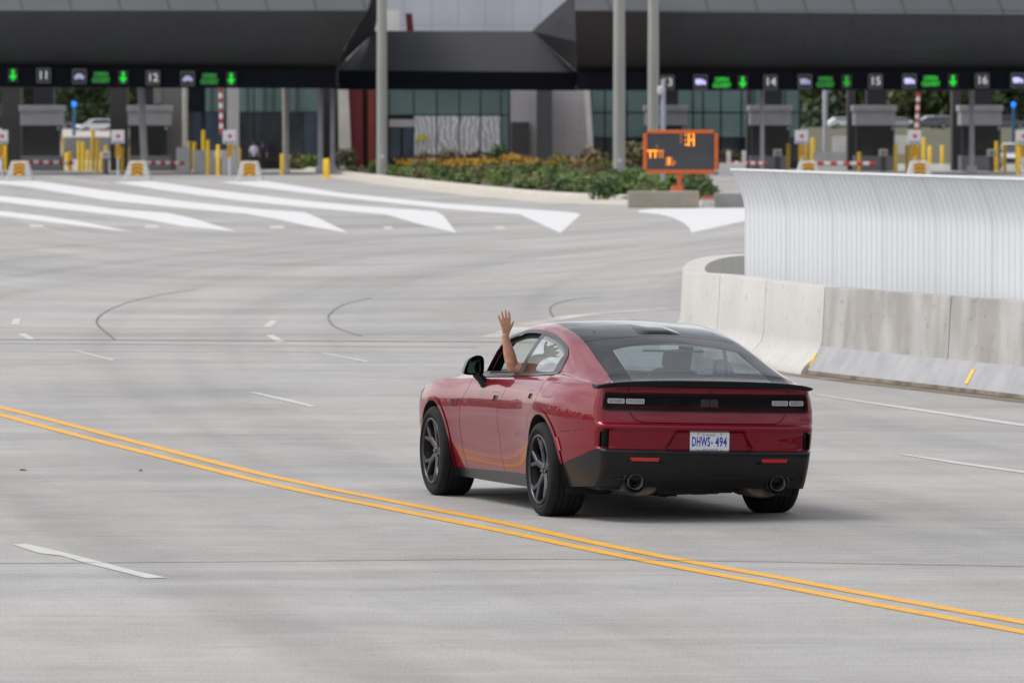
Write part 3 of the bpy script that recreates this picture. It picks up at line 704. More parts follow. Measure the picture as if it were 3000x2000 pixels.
# underbody
mb = MB(); mb.box(-.80, .80, -.90, 3.7, .245, .28); mb.box(-.30, .30, -.8, -.2, .20, .25); mb.box(-.12, .12, -.1, 3.0, .17, .22)
for sgn in (-1, 1):
    mb.tube([(sgn * .30, -.15, .21), (sgn * .62, -.05, .20), (sgn * .80, 0, .24)], .022, 8); mb.tube([(sgn * .25, .25, .24), (sgn * .80, .1, .22)], .018, 8); mb.tube([(sgn * .45, -.42, .21), (sgn * .74, -.25, .20), (sgn * .82, -.05, .22)], .014, 8)
mb.tube([(-.35, -.30, .195), (.35, -.30, .195)], .03, 8); mb.lathe([(0, -.13), (.09, -.12), (.11, 0), (.09, .12), (0, .13)], 16, axis='y', org=(0, -.02, .24)); mb.box(-.20, -.05, -.5, -.3, .165, .22); mb.box(.08, .18, -.52, -.34, .175, .22)
obj('underbody', mb, mat('underbody_dark', (.014, .013, .012), .7, var=.4, vscale=20), car)
# mirrors
for sgn in (-1, 1):
    mb = MB(); n = 20; vs_ = []; out = curve([(.085, -.062), (.075, -.02), (.045, .045), (-.005, .080), (-.055, .082), (-.082, .055), (-.086, -.02), (-.080, -.062), (-.05, -.074), (.05, -.074), (.085, -.062)], 4)[:-1]
    C = (sgn * 1.052, 1.80, 1.072); rings = []
    for d, s_ in ((-.040, .97), (-.046, .985), (-.036, 1.0), (.0, 1.0), (.04, .92), (.075, .70), (.09, .40)):
        rings.append([(C[0] + sgn * a * s_, C[1] + d, C[2] + b * s_) for a, b in out])
    K = len(out); mb.add([p for r_ in rings for p in r_], [(i * K + j, i * K + (j + 1) % K, (i + 1) * K + (j + 1) % K, (i + 1) * K + j) for i in range(len(rings) - 1) for j in range(K)] + [tuple((len(rings) - 1) * K + j for j in range(K))])
    mo = bp(obj('side_mirror', mb, M_gloss, car, smooth=40))
    mb = MB(); mb.add([(C[0] + sgn * a * .95, C[1] - .039, C[2] + b * .95) for a, b in out], [tuple(range(K))]); gm_ = obj('mirror_glass', mb, M_mirror, mo)
    n_m = Vector((-sgn * .35, -.93, .07)).normalized(); me_ = gm_.data; fl = me_.polygons[0].normal.y > 0
    if fl: me_.flip_normals()
    Mx = Vector((0, -1, 0)).rotation_difference(n_m).to_matrix().to_4x4(); me_.transform(Matrix.Translation((C[0], C[1] - .044, C[2])) @ Matrix.Scale(.90, 4) @ Mx @ Matrix.Scale(.93, 4) @ Matrix.Translation((-C[0], -C[1] + .039, -C[2])))
    # tilt the glass so it looks back along the car's flank
    mb = MB(); mb.tube([(C[0] - sgn * .03, C[1] + .01, C[2] - .06), (C[0] - sgn * .075, C[1] + .0, C[2] - .105), (C[0] - sgn * .112, C[1] + .0, C[2] - .150)], [.034, .036, .042], 10); obj('mirror_arm', mb, M_gloss, mo, smooth=40)
# interior: seats, dash, wheel, floor
def rbox(mb, c, h, tilt=0.0, n=6, p=4.0):
    vs_ = []; fs_ = []
    # superellipsoid block
    for i in range(n * 2 + 1):
        th = -PI / 2 + PI * i / (n * 2)
        for j in range(n * 4):
            ph = 2 * PI * j / (n * 4); e = 2 / p
            f = lambda v: math.copysign(abs(v) ** e, v)
            x, y, z = f(math.cos(th)) * f(math.cos(ph)) * h[0], f(math.cos(th)) * f(math.sin(ph)) * h[1], f(math.sin(th)) * h[2]
            y2 = y * math.cos(tilt) - z * math.sin(tilt); z2 = y * math.sin(tilt) + z * math.cos(tilt); vs_.append((c[0] + x, c[1] + y2, c[2] + z2))
    m = n * 4
    for i in range(n * 2):
        for j in range(m): fs_.append((i * m + j, i * m + (j + 1) % m, (i + 1) * m + (j + 1) % m, (i + 1) * m + j))
    mb.add(vs_, fs_)
for sx in (-.38, .38):
    mb = MB(); rbox(mb, (sx, 1.33, .50), (.25, .26, .10)); rbox(mb, (sx, 1.06, .78), (.24, .085, .33), .22); so_ = bp(obj('front_seat', mb, M_seat, car, smooth=True))
    mb = MB(); rbox(mb, (sx, .955, 1.165), (.115, .055, .085), .15, p=3); mb.tube([(sx - .05, .985, 1.04), (sx - .05, .965, 1.14)], .007, 6); mb.tube([(sx + .05, .985, 1.04), (sx + .05, .965, 1.14)], .007, 6); obj('headrest', mb, M_seat, so_, smooth=True)
mb = MB(); rbox(mb, (0, .15, .48), (.62, .26, .10), p=6); rbox(mb, (0, -.14, .76), (.60, .09, .27), .35, p=6); rs = bp(obj('rear_seat', mb, M_seat, car, smooth=True))
mb = MB()
for sx in (-.36, .36): rbox(mb, (sx, -.19, 1.03), (.12, .05, .045), .3, p=3)
obj('headrest', mb, M_seat, rs, smooth=True)
mb = MB(); rbox(mb, (0, 2.02, .86), (.80, .24, .12), p=5); mb.box(-.12, .12, .55, 1.8, .30, .62); bp(obj('dashboard', mb, mat('dash_grey', (.035, .042, .050), .45, var=.2, vscale=6), car, smooth=40))
mb = MB(); mb.lathe([(.175 + .016 * math.cos(q), .016 * math.sin(q)) for q in np.linspace(0, 2 * PI, 10)[:-1]], 32, axis='y', org=(0, 0, 0), closed=True); mb.box(-.17, .17, -.012, .012, -.02, .02); mb.xf(Matrix.Translation((-.38, 1.74, .93)) @ Matrix.Rotation(-.42, 4, 'X')); bp(obj('steering_wheel', mb, M_seat, car, smooth=60))
mb = MB(); mb.box(-.84, .84, -.25, 2.3, .27, .30); mb.box(-.84, .84, 2.28, 2.31, .27, .95); mb.box(-.80, .80, -.95, -.30, .86, .88); bp(obj('cabin_floor', mb, M_dark, car))
mb = MB(); rbox(mb, (0, 1.66, 1.325), (.11, .02, .035), p=4); bp(obj('rear_view_mirror', mb, M_dark, car, smooth=True))
# wheels: tyre with four grooves, Y-spoke rim
def make_wheel(x, y, z, sgn, first):
    wh = bpy.data.objects.new('wheel', None); COL.objects.link(wh); wh.parent = car; wh.location = (x, y, z); wh.rotation_euler = (0, 0, 0 if sgn < 0 else PI)
    if first is not None:
        for ch in list(first.children):
            c = ch.copy(); COL.objects.link(c); c.parent = wh
        wh.rotation_euler[0] = random.uniform(0, 1); return wh
    R_ = RWH; w2 = .150
    pr = [(.262, -.118), (.270, -.132), (.285, -.142), (.310, -.150), (.333, -.149), (.348, -.140), (.358, -.126), (.3635, -.108)]
    gx = [-.080, -.032, .016, .064]; tread = [(.3650, -.095)]
    for g in gx: tread += [(R_, g - .0062), (R_ - .0085, g - .0045), (R_ - .0085, g + .0045), (R_, g + .0062)]
    tread += [(.3655, .095)]
    pr = pr + tread + [(r, -a) for r, a in pr[::-1]]
    mb = MB(); mb.lathe(pr, 72, axis='x'); obj('tyre', mb, M_tyre, wh, smooth=38)
    # raised sidewall ring
    mb = MB(); mb.lathe([(.300, -.1475), (.303, -.1535), (.307, -.1535), (.310, -.1500)], 72, axis='x'); obj('sidewall_ring', mb, M_tyre, wh, smooth=True)
    mb = MB(); mb.lathe([(.2575, -.146), (.268, -.144), (.271, -.136), (.262, -.118), (.2555, -.118), (.251, -.130), (.2535, -.142), (.2575, -.146)], 72, axis='x'); obj('rim', mb, M_rim, wh, smooth=40)
    mb = MB(); mb.lathe([(.255, -.128), (.243, -.09), (.235, .0), (.245, .12)], 64, axis='x'); mb.lathe([(0, .015), (.243, .015)], 40, axis='x'); obj('rim_barrel', mb, M_rimin, wh, smooth=True)
    mb = MB(); mb.lathe([(0, -.015), (.17, -.015), (.175, -.005), (.175, .0), (0, .0)], 40, axis='x'); obj('brake_disc', mb, mat('brake_steel', (.10, .095, .09), .4, metal=.9, var=.3, vscale=40), wh, smooth=40)
    # spokes
    mb = MB()
    def bar(p0, p1, w0, w1, x0, x1, dep=.030):
        p0 = np.array(p0); p1 = np.array(p1); d = (p1 - p0) / np.linalg.norm(p1 - p0); n = np.array([-d[1], d[0]])
        q = [p0 + n * w0, p0 - n * w0, p1 - n * w1, p1 + n * w1]; xs_ = [x0, x0, x1, x1]
        t = .55; top = [p0 + n * w0 * t, p0 - n * w0 * t, p1 - n * w1 * t, p1 + n * w1 * t]
        vs_ = [(xs_[i] + .010, q[i][0], q[i][1]) for i in range(4)] + [(xs_[i], top[i][0], top[i][1]) for i in range(4)] + [(xs_[i] + dep + .01, q[i][0], q[i][1]) for i in range(4)]
        mb.add(vs_, [(4, 5, 6, 7)] + [(i, (i + 1) % 4, 4 + (i + 1) % 4, 4 + i) for i in range(4)] + [(i + 8, (i + 1) % 4 + 8, (i + 1) % 4, i) for i in range(4)])
    for k in range(5):
        a = 2 * PI * k / 5 + .30
        P_ = lambda r, q: (r * math.cos(a + q), r * math.sin(a + q))
        bar(P_(.045, 0), P_(.150, 0), .031, .027, -.105, -.122)
        bar(P_(.140, .0), P_(.258, .23), .022, .017, -.120, -.138)
        bar(P_(.140, .0), P_(.258, -.23), .022, .017, -.120, -.138)
        bar(P_(.250, .23), P_(.252, .42), .009, .006, -.136, -.138, .02)
    obj('spokes', mb, M_rim, wh, bevel=.003)
    mb = MB(); mb.lathe([(0, -.118), (.028, -.116), (.032, -.108), (.060, -.104), (.066, -.07)], 30, axis='x'); obj('hub_cap', mb, M_rim, wh, smooth=40)
    mb = MB()
    for k in range(5): a = 2 * PI * k / 5 + .93; mb.lathe([(0, -.112), (.008, -.112), (.010, -.100)], 8, axis='x', org=(0, .047 * math.cos(a), .047 * math.sin(a)))
    obj('wheel_nuts', mb, M_chrome, wh, smooth=40)
    return wh
w0 = make_wheel(-.868, 0, RWH - .004, -1, None)
make_wheel(-.862, 3.074, RWH - .004, -1, w0); make_wheel(.868, 0, RWH - .004, 1, w0); make_wheel(.862, 3.074, RWH - .004, 1, w0)
# ================================================================== GROUND AND MARKINGS
def ground_material():
    m = bpy.data.materials.new('plaza_concrete'); m.use_nodes = True; nt = m.node_tree; b = nt.nodes['Principled BSDF']; L = nt.links
    tc = nt.nodes.new('ShaderNodeTexCoord'); sx = nt.nodes.new('ShaderNodeSeparateXYZ'); L.new(tc.outputs['Object'], sx.inputs[0])
    def M(op, a, b_=None, c=None):
        n = nt.nodes.new('ShaderNodeMath'); n.operation = op
        for i, v in enumerate((a, b_, c)):
            if v is None: continue
            if isinstance(v, (int, float)): n.inputs[i].default_value = v
            else: L.new(v, n.inputs[i])
        return n.outputs[0]
    def NZ(vx, vy, scale, detail, rough=.6, dist=0.0):
        c = nt.nodes.new('ShaderNodeCombineXYZ'); L.new(vx, c.inputs[0]); L.new(vy, c.inputs[1])
        n = nt.nodes.new('ShaderNodeTexNoise'); n.inputs['Scale'].default_value = scale; n.inputs['Detail'].default_value = detail; n.inputs['Roughness'].default_value = rough; n.inputs['Distortion'].default_value = dist
        L.new(c.outputs[0], n.inputs['Vector']); return n.outputs['Fac']
    def RP(f, p0, c0, p1, c1):
        r = nt.nodes.new('ShaderNodeValToRGB'); r.color_ramp.elements[0].position = p0; r.color_ramp.elements[0].color = c0; r.color_ramp.elements[1].position = p1; r.color_ramp.elements[1].color = c1
        L.new(f, r.inputs[0]); return r.outputs[0]
    def MX(kind, f, a, c):
        n = nt.nodes.new('ShaderNodeMixRGB'); n.blend_type = kind
        if isinstance(f, (int, float)): n.inputs[0].default_value = f
        else: L.new(f, n.inputs[0])
        L.new(a, n.inputs[1]); L.new(c, n.inputs[2]); return n.outputs[0]
    X, Y = sx.outputs[0], sx.outputs[1]
    # the far half of the plaza sweeps in curves: bend the streak coordinate with x
    far = nt.nodes.new('ShaderNodeMapRange'); far.inputs[1].default_value = 85; far.inputs[2].default_value = 140; L.new(Y, far.inputs[0])
    bend = M('MULTIPLY', M('MULTIPLY', M('POWER', M('ADD', X, 4.0), 2.0), -.22), far.outputs[0])
    Yb = M('ADD', Y, bend)
    g = lambda v: (v, v * .979, v * .945, 1)
    big = NZ(M('MULTIPLY', X, .11), M('MULTIPLY', Yb, .050), 1.0, 5, .58, .9)
    base = RP(big, .32, g(.315), .68, g(.385))
    st1 = NZ(M('MULTIPLY', X, .10), M('MULTIPLY', Yb, .75), 1.0, 6, .62, .35)
    base = MX('MULTIPLY', .65, base, RP(st1, .30, (.82, .82, .815, 1), .70, (1.14, 1.14, 1.14, 1)))
    st2 = NZ(M('MULTIPLY', X, .9), M('MULTIPLY', Yb, 9.0), 1.0, 4, .7, .15)
    base = MX('MULTIPLY', .55, base, RP(st2, .30, (.80, .80, .80, 1), .72, (1.17, 1.17, 1.17, 1)))
    st3 = NZ(M('MULTIPLY', X, 1.6), M('MULTIPLY', Y, 34.0), 1.0, 4, .75, .1)
    base = MX('MULTIPLY', .60, base, RP(st3, .30, (.76, .76, .76, 1), .70, (1.20, 1.20, 1.20, 1)))
    crk = NZ(M('MULTIPLY', X, .35), M('MULTIPLY', Y, 2.6), 1.0, 7, .75, .3)
    base = MX('MULTIPLY', .7, base, RP(crk, .60, (1, 1, 1, 1), .76, (.84, .83, .81, 1)))
    mot = NZ(M('MULTIPLY', X, 2.2), M('MULTIPLY', Y, 1.3), 1.0, 7, .68, .4)
    base = MX('MULTIPLY', .35, base, RP(mot, .33, (.80, .80, .80, 1), .68, (1.14, 1.14, 1.14, 1)))
    fine = NZ(M('MULTIPLY', X, 60), M('MULTIPLY', Y, 22), 1.0, 3, .7)
    base = MX('MULTIPLY', .55, base, RP(fine, .34, (.62, .62, .62, 1), .64, (1.25, 1.25, 1.25, 1)))
    pit = NZ(M('MULTIPLY', X, 16), M('MULTIPLY', Y, 7), 1.0, 2, .5)
    base = MX('MULTIPLY', .6, base, RP(pit, .22, (.45, .45, .45, 1), .30, (1, 1, 1, 1)))
    warm = NZ(M('MULTIPLY', X, .25), M('MULTIPLY', Y, .10), 1.0, 3)
    base = MX('MULTIPLY', .5, base, RP(warm, .42, (1, 1, 1, 1), .70, (1.05, .985, .90, 1)))
    dk = NZ(M('MULTIPLY', X, .06), M('MULTIPLY', Yb, .16), 1.0, 5, .6, .8)
    base = MX('MULTIPLY', .75, base, RP(dk, .50, (1, 1, 1, 1), .70, (.72, .72, .73, 1)))
    lt = NZ(M('MULTIPLY', X, .05), M('MULTIPLY', M('ADD', Yb, bend), .30), 1.0, 5, .6, .5)
    lm = M('MULTIPLY', RP(lt, .55, (0, 0, 0, 1), .72, (1, 1, 1, 1)), far.outputs[0])
    lite = nt.nodes.new('ShaderNodeRGB'); lite.outputs[0].default_value = (1.22, 1.22, 1.21, 1)
    base = MX('MULTIPLY', lm, base, lite.outputs[0])
    # tyre-rubber lanes running along the carriageway
    tr = NZ(M('MULTIPLY', M('ADD', X, M('MULTIPLY', M('POWER', M('SUBTRACT', Y, 106.0), 2.0), -.0016)), .75), M('MULTIPLY', Y, .012), 1.0, 3, .5)
    base = MX('MULTIPLY', .8, base, RP(tr, .50, (1, 1, 1, 1), .68, (.80, .80, .80, 1)))
    base = MX('MULTIPLY', .6, base, RP(tr, .26, (1.15, 1.15, 1.14, 1), .40, (1, 1, 1, 1)))
    L.new(base, b.inputs['Base Color']); b.inputs['Roughness'].default_value = .78; b.inputs['Specular IOR Level'].default_value = .35
    bp_ = nt.nodes.new('ShaderNodeBump'); bp_.inputs['Strength'].default_value = .22; bp_.inputs['Distance'].default_value = .006
    L.new(M('ADD', fine, M('MULTIPLY', st2, .8)), bp_.inputs['Height']); L.new(bp_.outputs[0], b.inputs['Normal'])
    return m
M_ground = ground_material()
mb = MB(); mb.add([(-3000, -400, 0), (3000, -400, 0), (3000, 5000, 0), (-3000, 5000, 0)], [(0, 1, 2, 3)])
obj('ground', mb, M_ground, kind='structure')
def flat(name, polys, m, z=.004, kind='structure', **k):
    mb = MB()
    for P in polys:
        pts = [gp(*p) for p in P]; bm = bmesh.new()
        vs_ = [bm.verts.new((x, y, z)) for x, y in pts]; f = bm.faces.new(vs_)
        if f.normal.z < 0 or True: bm.normal_update()
        bmesh.ops.triangulate(bm, faces=bm.faces); bm.verts.index_update()
        mb.add([tuple(v.co) for v in bm.verts], [tuple(v.index for v in (f.verts if f.normal.z > 0 else reversed(f.verts))) for f in bm.faces]); bm.free()
    return obj(name, mb, m, kind=kind, **k)
def paintmat(name, c, wear=.7, sc=3.0, wear_s=1.0):
    m = mat(name, c, .6, var=.10, vscale=sc, bump=.1, bscale=60); nt = m.node_tree; b = nt.nodes['Principled BSDF']
    src = b.inputs['Base Color'].links[0].from_socket; tc = nt.nodes.new('ShaderNodeTexCoord'); mp = nt.nodes.new('ShaderNodeMapping'); mp.inputs['Scale'].default_value = (9, 2.5, 1)
    nz = nt.nodes.new('ShaderNodeTexNoise'); nz.inputs['Scale'].default_value = wear_s; nz.inputs['Detail'].default_value = 8; nz.inputs['Roughness'].default_value = .72; nt.links.new(tc.outputs['Object'], mp.inputs[0]); nt.links.new(mp.outputs[0], nz.inputs['Vector'])
    rp = nt.nodes.new('ShaderNodeValToRGB'); rp.color_ramp.elements[0].position = .56; rp.color_ramp.elements[0].color = (0, 0, 0, 1); rp.color_ramp.elements[1].position = .70; rp.color_ramp.elements[1].color = (wear,) * 3 + (1,); nt.links.new(nz.outputs['Fac'], rp.inputs[0])
    mx = nt.nodes.new('ShaderNodeMixRGB'); nt.links.new(rp.outputs[0], mx.inputs[0]); nt.links.new(src, mx.inputs[1]); mx.inputs[2].default_value = (.33, .32, .30, 1); nt.links.new(mx.outputs[0], b.inputs['Base Color'])
    return m
M_white = paintmat('white_road_paint', (.60, .60, .60)); M_dash = paintmat('worn_white_paint', (.47, .47, .43), sc=6); M_thin = paintmat('thin_white_paint', (.48, .475, .45), sc=6)
M_yel = paintmat('yellow_road_paint', (.67, .325, .003), wear=.55, sc=7, wear_s=1.6)
M_joint = mat('joint_sealant', (.13, .13, .135), .8, var=.4, vscale=1.2)
z5 = lambda P: [(x * .7653, 440 + y * .7653) for x, y in P]
flat('road_marking', [
    z5([(840, 122), (1010, 117), (1300, 163), (1500, 184), (1700, 204), (1900, 218), (2120, 233), (2205, 240), (2222, 248), (2145, 317), (2060, 278), (1990, 246), (1850, 236), (1700, 224), (1400, 192), (1100, 156)]),
    z5([(430, 122), (570, 118), (800, 150), (1100, 186), (1400, 216), (1600, 229), (1670, 236), (1697, 250), (1748, 317), (1600, 282), (1480, 247), (1200, 222), (900, 191), (600, 150)]),
    z5([(-80, 118), (130, 117), (400, 155), (700, 195), (1000, 226), (1165, 238), (1215, 258), (1335, 317), (1180, 291), (1050, 262), (940, 244), (700, 222), (400, 190), (100, 140), (-80, 122)]),
    z5([(-80, 168), (0, 175), (200, 196), (450, 226), (640, 240), (740, 262), (905, 312), (700, 291), (560, 266), (450, 250), (200, 222), (-80, 188)]),
    z5([(-80, 226), (0, 233), (150, 250), (300, 272), (505, 312), (400, 302), (200, 276), (-80, 242)]),
    [(1900 + .4719 * a, 480 + .4719 * b) for a, b in [(-60, 290), (40, 280), (300, 276), (640, 272), (700, 330), (595, 356), (430, 392), (268, 428), (255, 400), (222, 370), (150, 334), (60, 312), (-60, 303)]],
], M_white)
flat('lane_dash', [z5(p) for p in (
    [(550, 289), (600, 288), (612, 297), (560, 298)], [(1030, 290), (1080, 289), (1092, 299), (1040, 300)], [(1465, 293), (1495, 292), (1508, 302), (1476, 303)], [(1892, 293), (1926, 292), (1936, 302), (1902, 303)], [(110, 286), (160, 285), (170, 294), (120, 295)],
    [(1005, 678), (1035, 652), (1064, 653), (1036, 678)], [(1018, 709), (1046, 707), (1094, 734), (1060, 737)], [(42, 669), (52, 645), (80, 644), (73, 668)], [(66, 704), (95, 702), (134, 723), (114, 727)],
    [(278, 767), (292, 766), (440, 803), (424, 805)], [(1226, 777), (1240, 776), (1414, 808), (1398, 811)])], M_dash)
r6 = lambda P: [(x * .6378, 1150 + y * .6378) for x, y in P]
flat('lane_dash', [r6([(55, 697), (122, 694), (300, 736), (470, 779), (640, 824), (770, 851), (672, 853), (560, 824), (400, 785), (280, 749), (180, 738), (110, 716)]), r6([(1140, -2), (1180, 0), (1310, 28), (1455, 63), (1425, 66), (1290, 34)])], M_dash)
fx = lambda P: [(x * 1.27551, y * 1.27551) for x, y in P]
flat('road_edge_line', [fx([(1868, 907), (1880, 907), (2120, 940), (2360, 975), (2360, 981), (2110, 944)]), fx([(2062, 1043), (2076, 1043), (2360, 1083), (2360, 1088), (2210, 1067)])], M_thin)
def ribbon(cpts, wd, n=10, ext=False):
    cw_ = [np.array(gp(*p)) for p in cpts]
    if ext: cw_ = [cw_[0] + (cw_[0] - cw_[1]) * k for k in (3, 2, 1)] + cw_ + [cw_[-1] + (cw_[-1] - cw_[-2]) * k for k in (1, 2)]
    P = curve(cw_, n); out = []; d = np.gradient(P, axis=0); d /= np.linalg.norm(d, axis=1, keepdims=True); nrm = np.stack([-d[:, 1], d[:, 0]], 1)
    return P + nrm * wd / 2, P - nrm * wd / 2
def ribbons(name, lst, m, z=.004, **k):
    mb = MB()
    for cp_, wd in lst:
        A, B = ribbon(cp_, wd, ext='yellow' in name); n = len(A)
        mb.add([(a[0], a[1], z) for a in A] + [(b[0], b[1], z) for b in B], [(n + i, n + i + 1, i + 1, i) for i in range(n - 1)])
    return obj(name, mb, m, kind='structure', **k)
y1 = [r6([p])[0] for p in ((0, 67), (250, 130), (520, 200), (760, 262), (1000, 324), (1250, 385), (1500, 438), (1750, 488), (2000, 538), (2352, 607))] + [(1500 + a * .6378, 1400 + b * .6378) for a, b in ((400, 302), (820, 385), (1250, 462), (1650, 537), (2000, 600), (2352, 664), (2600, 708))]
y2 = [r6([p])[0] for p in ((0, 101), (250, 169), (520, 239), (760, 299), (1000, 360), (1250, 421), (1500, 475), (1750, 524), (2000, 575), (2352, 645))] + [(1500 + a * .6378, 1400 + b * .6378) for a, b in ((400, 337), (820, 420), (1250, 500), (1650, 577), (2000, 642), (2352, 708), (2600, 753))]
ribbons('double_yellow_line', [(y1, .125), (y2, .125)], M_yel)
ribbons('slab_joint', [([(-200, 1646), (0, 1650), (700, 1645), (1500, 1638), (2100, 1643), (2600, 1652), (3200, 1662)], .030),
    ([(-300, 993), (0, 995), (700, 998), (1300, 1001), (1560, 1003), (2000, 1006)], .22), ([(-300, 1030), (400, 1031), (900, 1032), (1500, 1036)], .05),
    ([z5([p])[0] for p in ((760, 532), (600, 556), (470, 590), (395, 625), (370, 655), (385, 680), (410, 700), (440, 726))], .034),
    ([z5([p])[0] for p in ((1420, 566), (1320, 590), (1268, 622), (1258, 648), (1290, 680), (1385, 712))], .032),
    ([z5([p])[0] for p in ((2300, 560), (2190, 572), (2120, 592), (2106, 612), (2118, 640))], .034)], M_joint)
M_faint = mat('faint_light_joint', (.40, .385, .35), .8, var=.3, vscale=.5)
ribbons('slab_joint', [([(1440, 990), (1560, 950), (1720, 922), (1960, 905)], .35), ([(-300, 1005), (600, 1010), (1400, 1018)], .16)], M_faint)
# scraps on the concrete
for x, y, w_, lb in ((66, 1377, .030, 'small brown leaf scrap lying left of the yellow double line'), (412, 1378, .016, 'tiny brown scrap on the concrete right of the larger scrap')):
    X_, Y_ = gp(x, y); mb = MB(); mb.add([(-w_, -.06, 0), (w_, -.07, .004), (w_ * 1.1, .05, .0), (-w_ * .8, .07, .006), (0, 0, .012)], [(0, 1, 4), (1, 2, 4), (2, 3, 4), (3, 0, 4), (3, 2, 1, 0)])
    o = obj('leaf_scrap', mb, mat('dry_leaf', (.12, .075, .035), .8, var=.3, vscale=40), label=lb, category='leaf'); o.location = (X_, Y_, .003)

# ================================================================== CONCRETE BARRIER (hairpin nose) AND SCREEN WALL
def zplane(px, py, z): return gp(px, py, z)
M_conL = mat('pale_barrier_concrete', (.49, .477, .445), .8, var=.07, vscale=1.1, bump=.15, bscale=25, stretch=(1, 1, .8))
def stained():
    m = mat('stained_barrier_concrete', (.315, .305, .29), .85, var=.25, vscale=1.6, col2=(.40, .39, .37), bump=.15, bscale=25, stretch=(1.4, .6, .7))
    nt = m.node_tree; b = nt.nodes['Principled BSDF']
    src = b.inputs['Base Color'].links[0].from_socket; tc = nt.nodes.new('ShaderNodeTexCoord'); mp = nt.nodes.new('ShaderNodeMapping'); mp.inputs['Scale'].default_value = (2.2, 1.1, .45)
    nz = nt.nodes.new('ShaderNodeTexNoise'); nz.inputs['Scale'].default_value = 1.6; nz.inputs['Detail'].default_value = 6; nt.links.new(tc.outputs['Object'], mp.inputs[0]); nt.links.new(mp.outputs[0], nz.inputs['Vector'])
    rp = nt.nodes.new('ShaderNodeValToRGB'); rp.color_ramp.elements[0].position = .40; rp.color_ramp.elements[0].color = (.76, .73, .70, 1); rp.color_ramp.elements[1].position = .60; rp.color_ramp.elements[1].color = (1.1, 1.1, 1.1, 1); nt.links.new(nz.outputs['Fac'], rp.inputs[0])
    mx = nt.nodes.new('ShaderNodeMixRGB'); mx.blend_type = 'MULTIPLY'; mx.inputs[0].default_value = .75; nt.links.new(src, mx.inputs[1]); nt.links.new(rp.outputs[0], mx.inputs[2]); nt.links.new(mx.outputs[0], b.inputs['Base Color']); return m
M_conG = stained()
for m_ in (M_conL, M_conG):
    nt = m_.node_tree; b = nt.nodes['Principled BSDF']; src = b.inputs['Base Color'].links[0].from_socket; tc = nt.nodes.new('ShaderNodeTexCoord'); nz = nt.nodes.new('ShaderNodeTexNoise'); nz.inputs['Scale'].default_value = 7; nz.inputs['Detail'].default_value = 5; nz.inputs['Roughness'].default_value = .7
    nt.links.new(tc.outputs['Object'], nz.inputs['Vector']); rp = nt.nodes.new('ShaderNodeValToRGB'); rp.color_ramp.elements[0].position = .30; rp.color_ramp.elements[0].color = (.55, .54, .52, 1); rp.color_ramp.elements[1].position = .40; rp.color_ramp.elements[1].color = (1, 1, 1, 1); nt.links.new(nz.outputs['Fac'], rp.inputs[0])
    mx = nt.nodes.new('ShaderNodeMixRGB'); mx.blend_type = 'MULTIPLY'; mx.inputs[0].default_value = .8; nt.links.new(src, mx.inputs[1]); nt.links.new(rp.outputs[0], mx.inputs[2]); nt.links.new(mx.outputs[0], b.inputs['Base Color'])
M_foot = mat('blue_grey_footing', (.345, .345, .355), .8, var=.12, vscale=3, bump=.1, bscale=30)
M_stain = mat('dirty_gutter', (.17, .14, .10), .9, var=.5, vscale=2.5)
TOPZ = 1.06
tp = [(3000, 883), (2787, 867), (2417, 839), (2179, 812), (2110, 803), (2040, 798), (2004, 794), (2003, 778), (2022, 764), (2060, 753), (2108, 747), (2200, 748)]
tw = [zplane(*p, TOPZ) for p in tp]
tw[0] = tw[0]; ext = (tw[0][0] + 6 * (tw[0][0] - tw[1][0]) / 3, tw[0][1] + 6 * (tw[0][1] - tw[1][1]) / 3)
BP = curve([ext] + tw[:-1] + [(tw[-2][0] + .8, tw[-2][1] + 1.2), (tw[-2][0] + 3, tw[-2][1] + 3.0), (tw[-2][0] + 9, tw[-2][1] + 6)], 14)
dl = np.gradient(BP, axis=0); dl /= np.linalg.norm(dl, axis=1, keepdims=True); nl = np.stack([-dl[:, 1], dl[:, 0]], 1)    # walking from right to the nose: the outside is on the left
cen = BP.mean(0)
prof_out = [(.30, TOPZ - .012), (.015, TOPZ), (.0, TOPZ - .02), (-.035, .40), (-.06, .30), (-.14, .20), (-.25, .10), (-.29, .04), (-.30, 0)]
prof_flat = [(.30, TOPZ - .012), (.015, TOPZ), (.0, TOPZ - .02), (-.04, .36), (-.055, .335), (-.21, .05), (-.225, 0.0)]
outside = np.sign((nl[60] * (BP[60] - cen)).sum()) if False else 1
def seg_idx(px_a, px_b): pass
bar = thing('concrete_barrier', 'long pale and stained concrete road barrier curving to a rounded nose before the white screen', 'barrier', (0, 0, 0))
def sweep(i0, i1, prof, m_, name, gap=.012):
    mb = MB(); P = BP[i0:i1 + 1].copy(); N = nl[i0:i1 + 1]; P[0] += dl[i0] * gap; P[-1] -= dl[i1] * gap
    inner = [(.33, .30), (.42, .08), (.42, 0)]
    pf = list(prof[::-1]) + inner; vs_ = []; K = len(pf)
    for p, n in zip(P, N):
        for off, z in pf: vs_.append((p[0] - n[0] * off * 1.0, p[1] - n[1] * off, z))
    L_ = len(P); fs_ = [(i * K + j, (i + 1) * K + j, (i + 1) * K + (j + 1) % K, i * K + (j + 1) % K) for i in range(L_ - 1) for j in range(K)] + [tuple(range(K)), tuple((L_ - 1) * K + j for j in range(K - 1, -1, -1))]
    mb.add(vs_, fs_); return obj(name, mb, m_, bar, smooth=35)
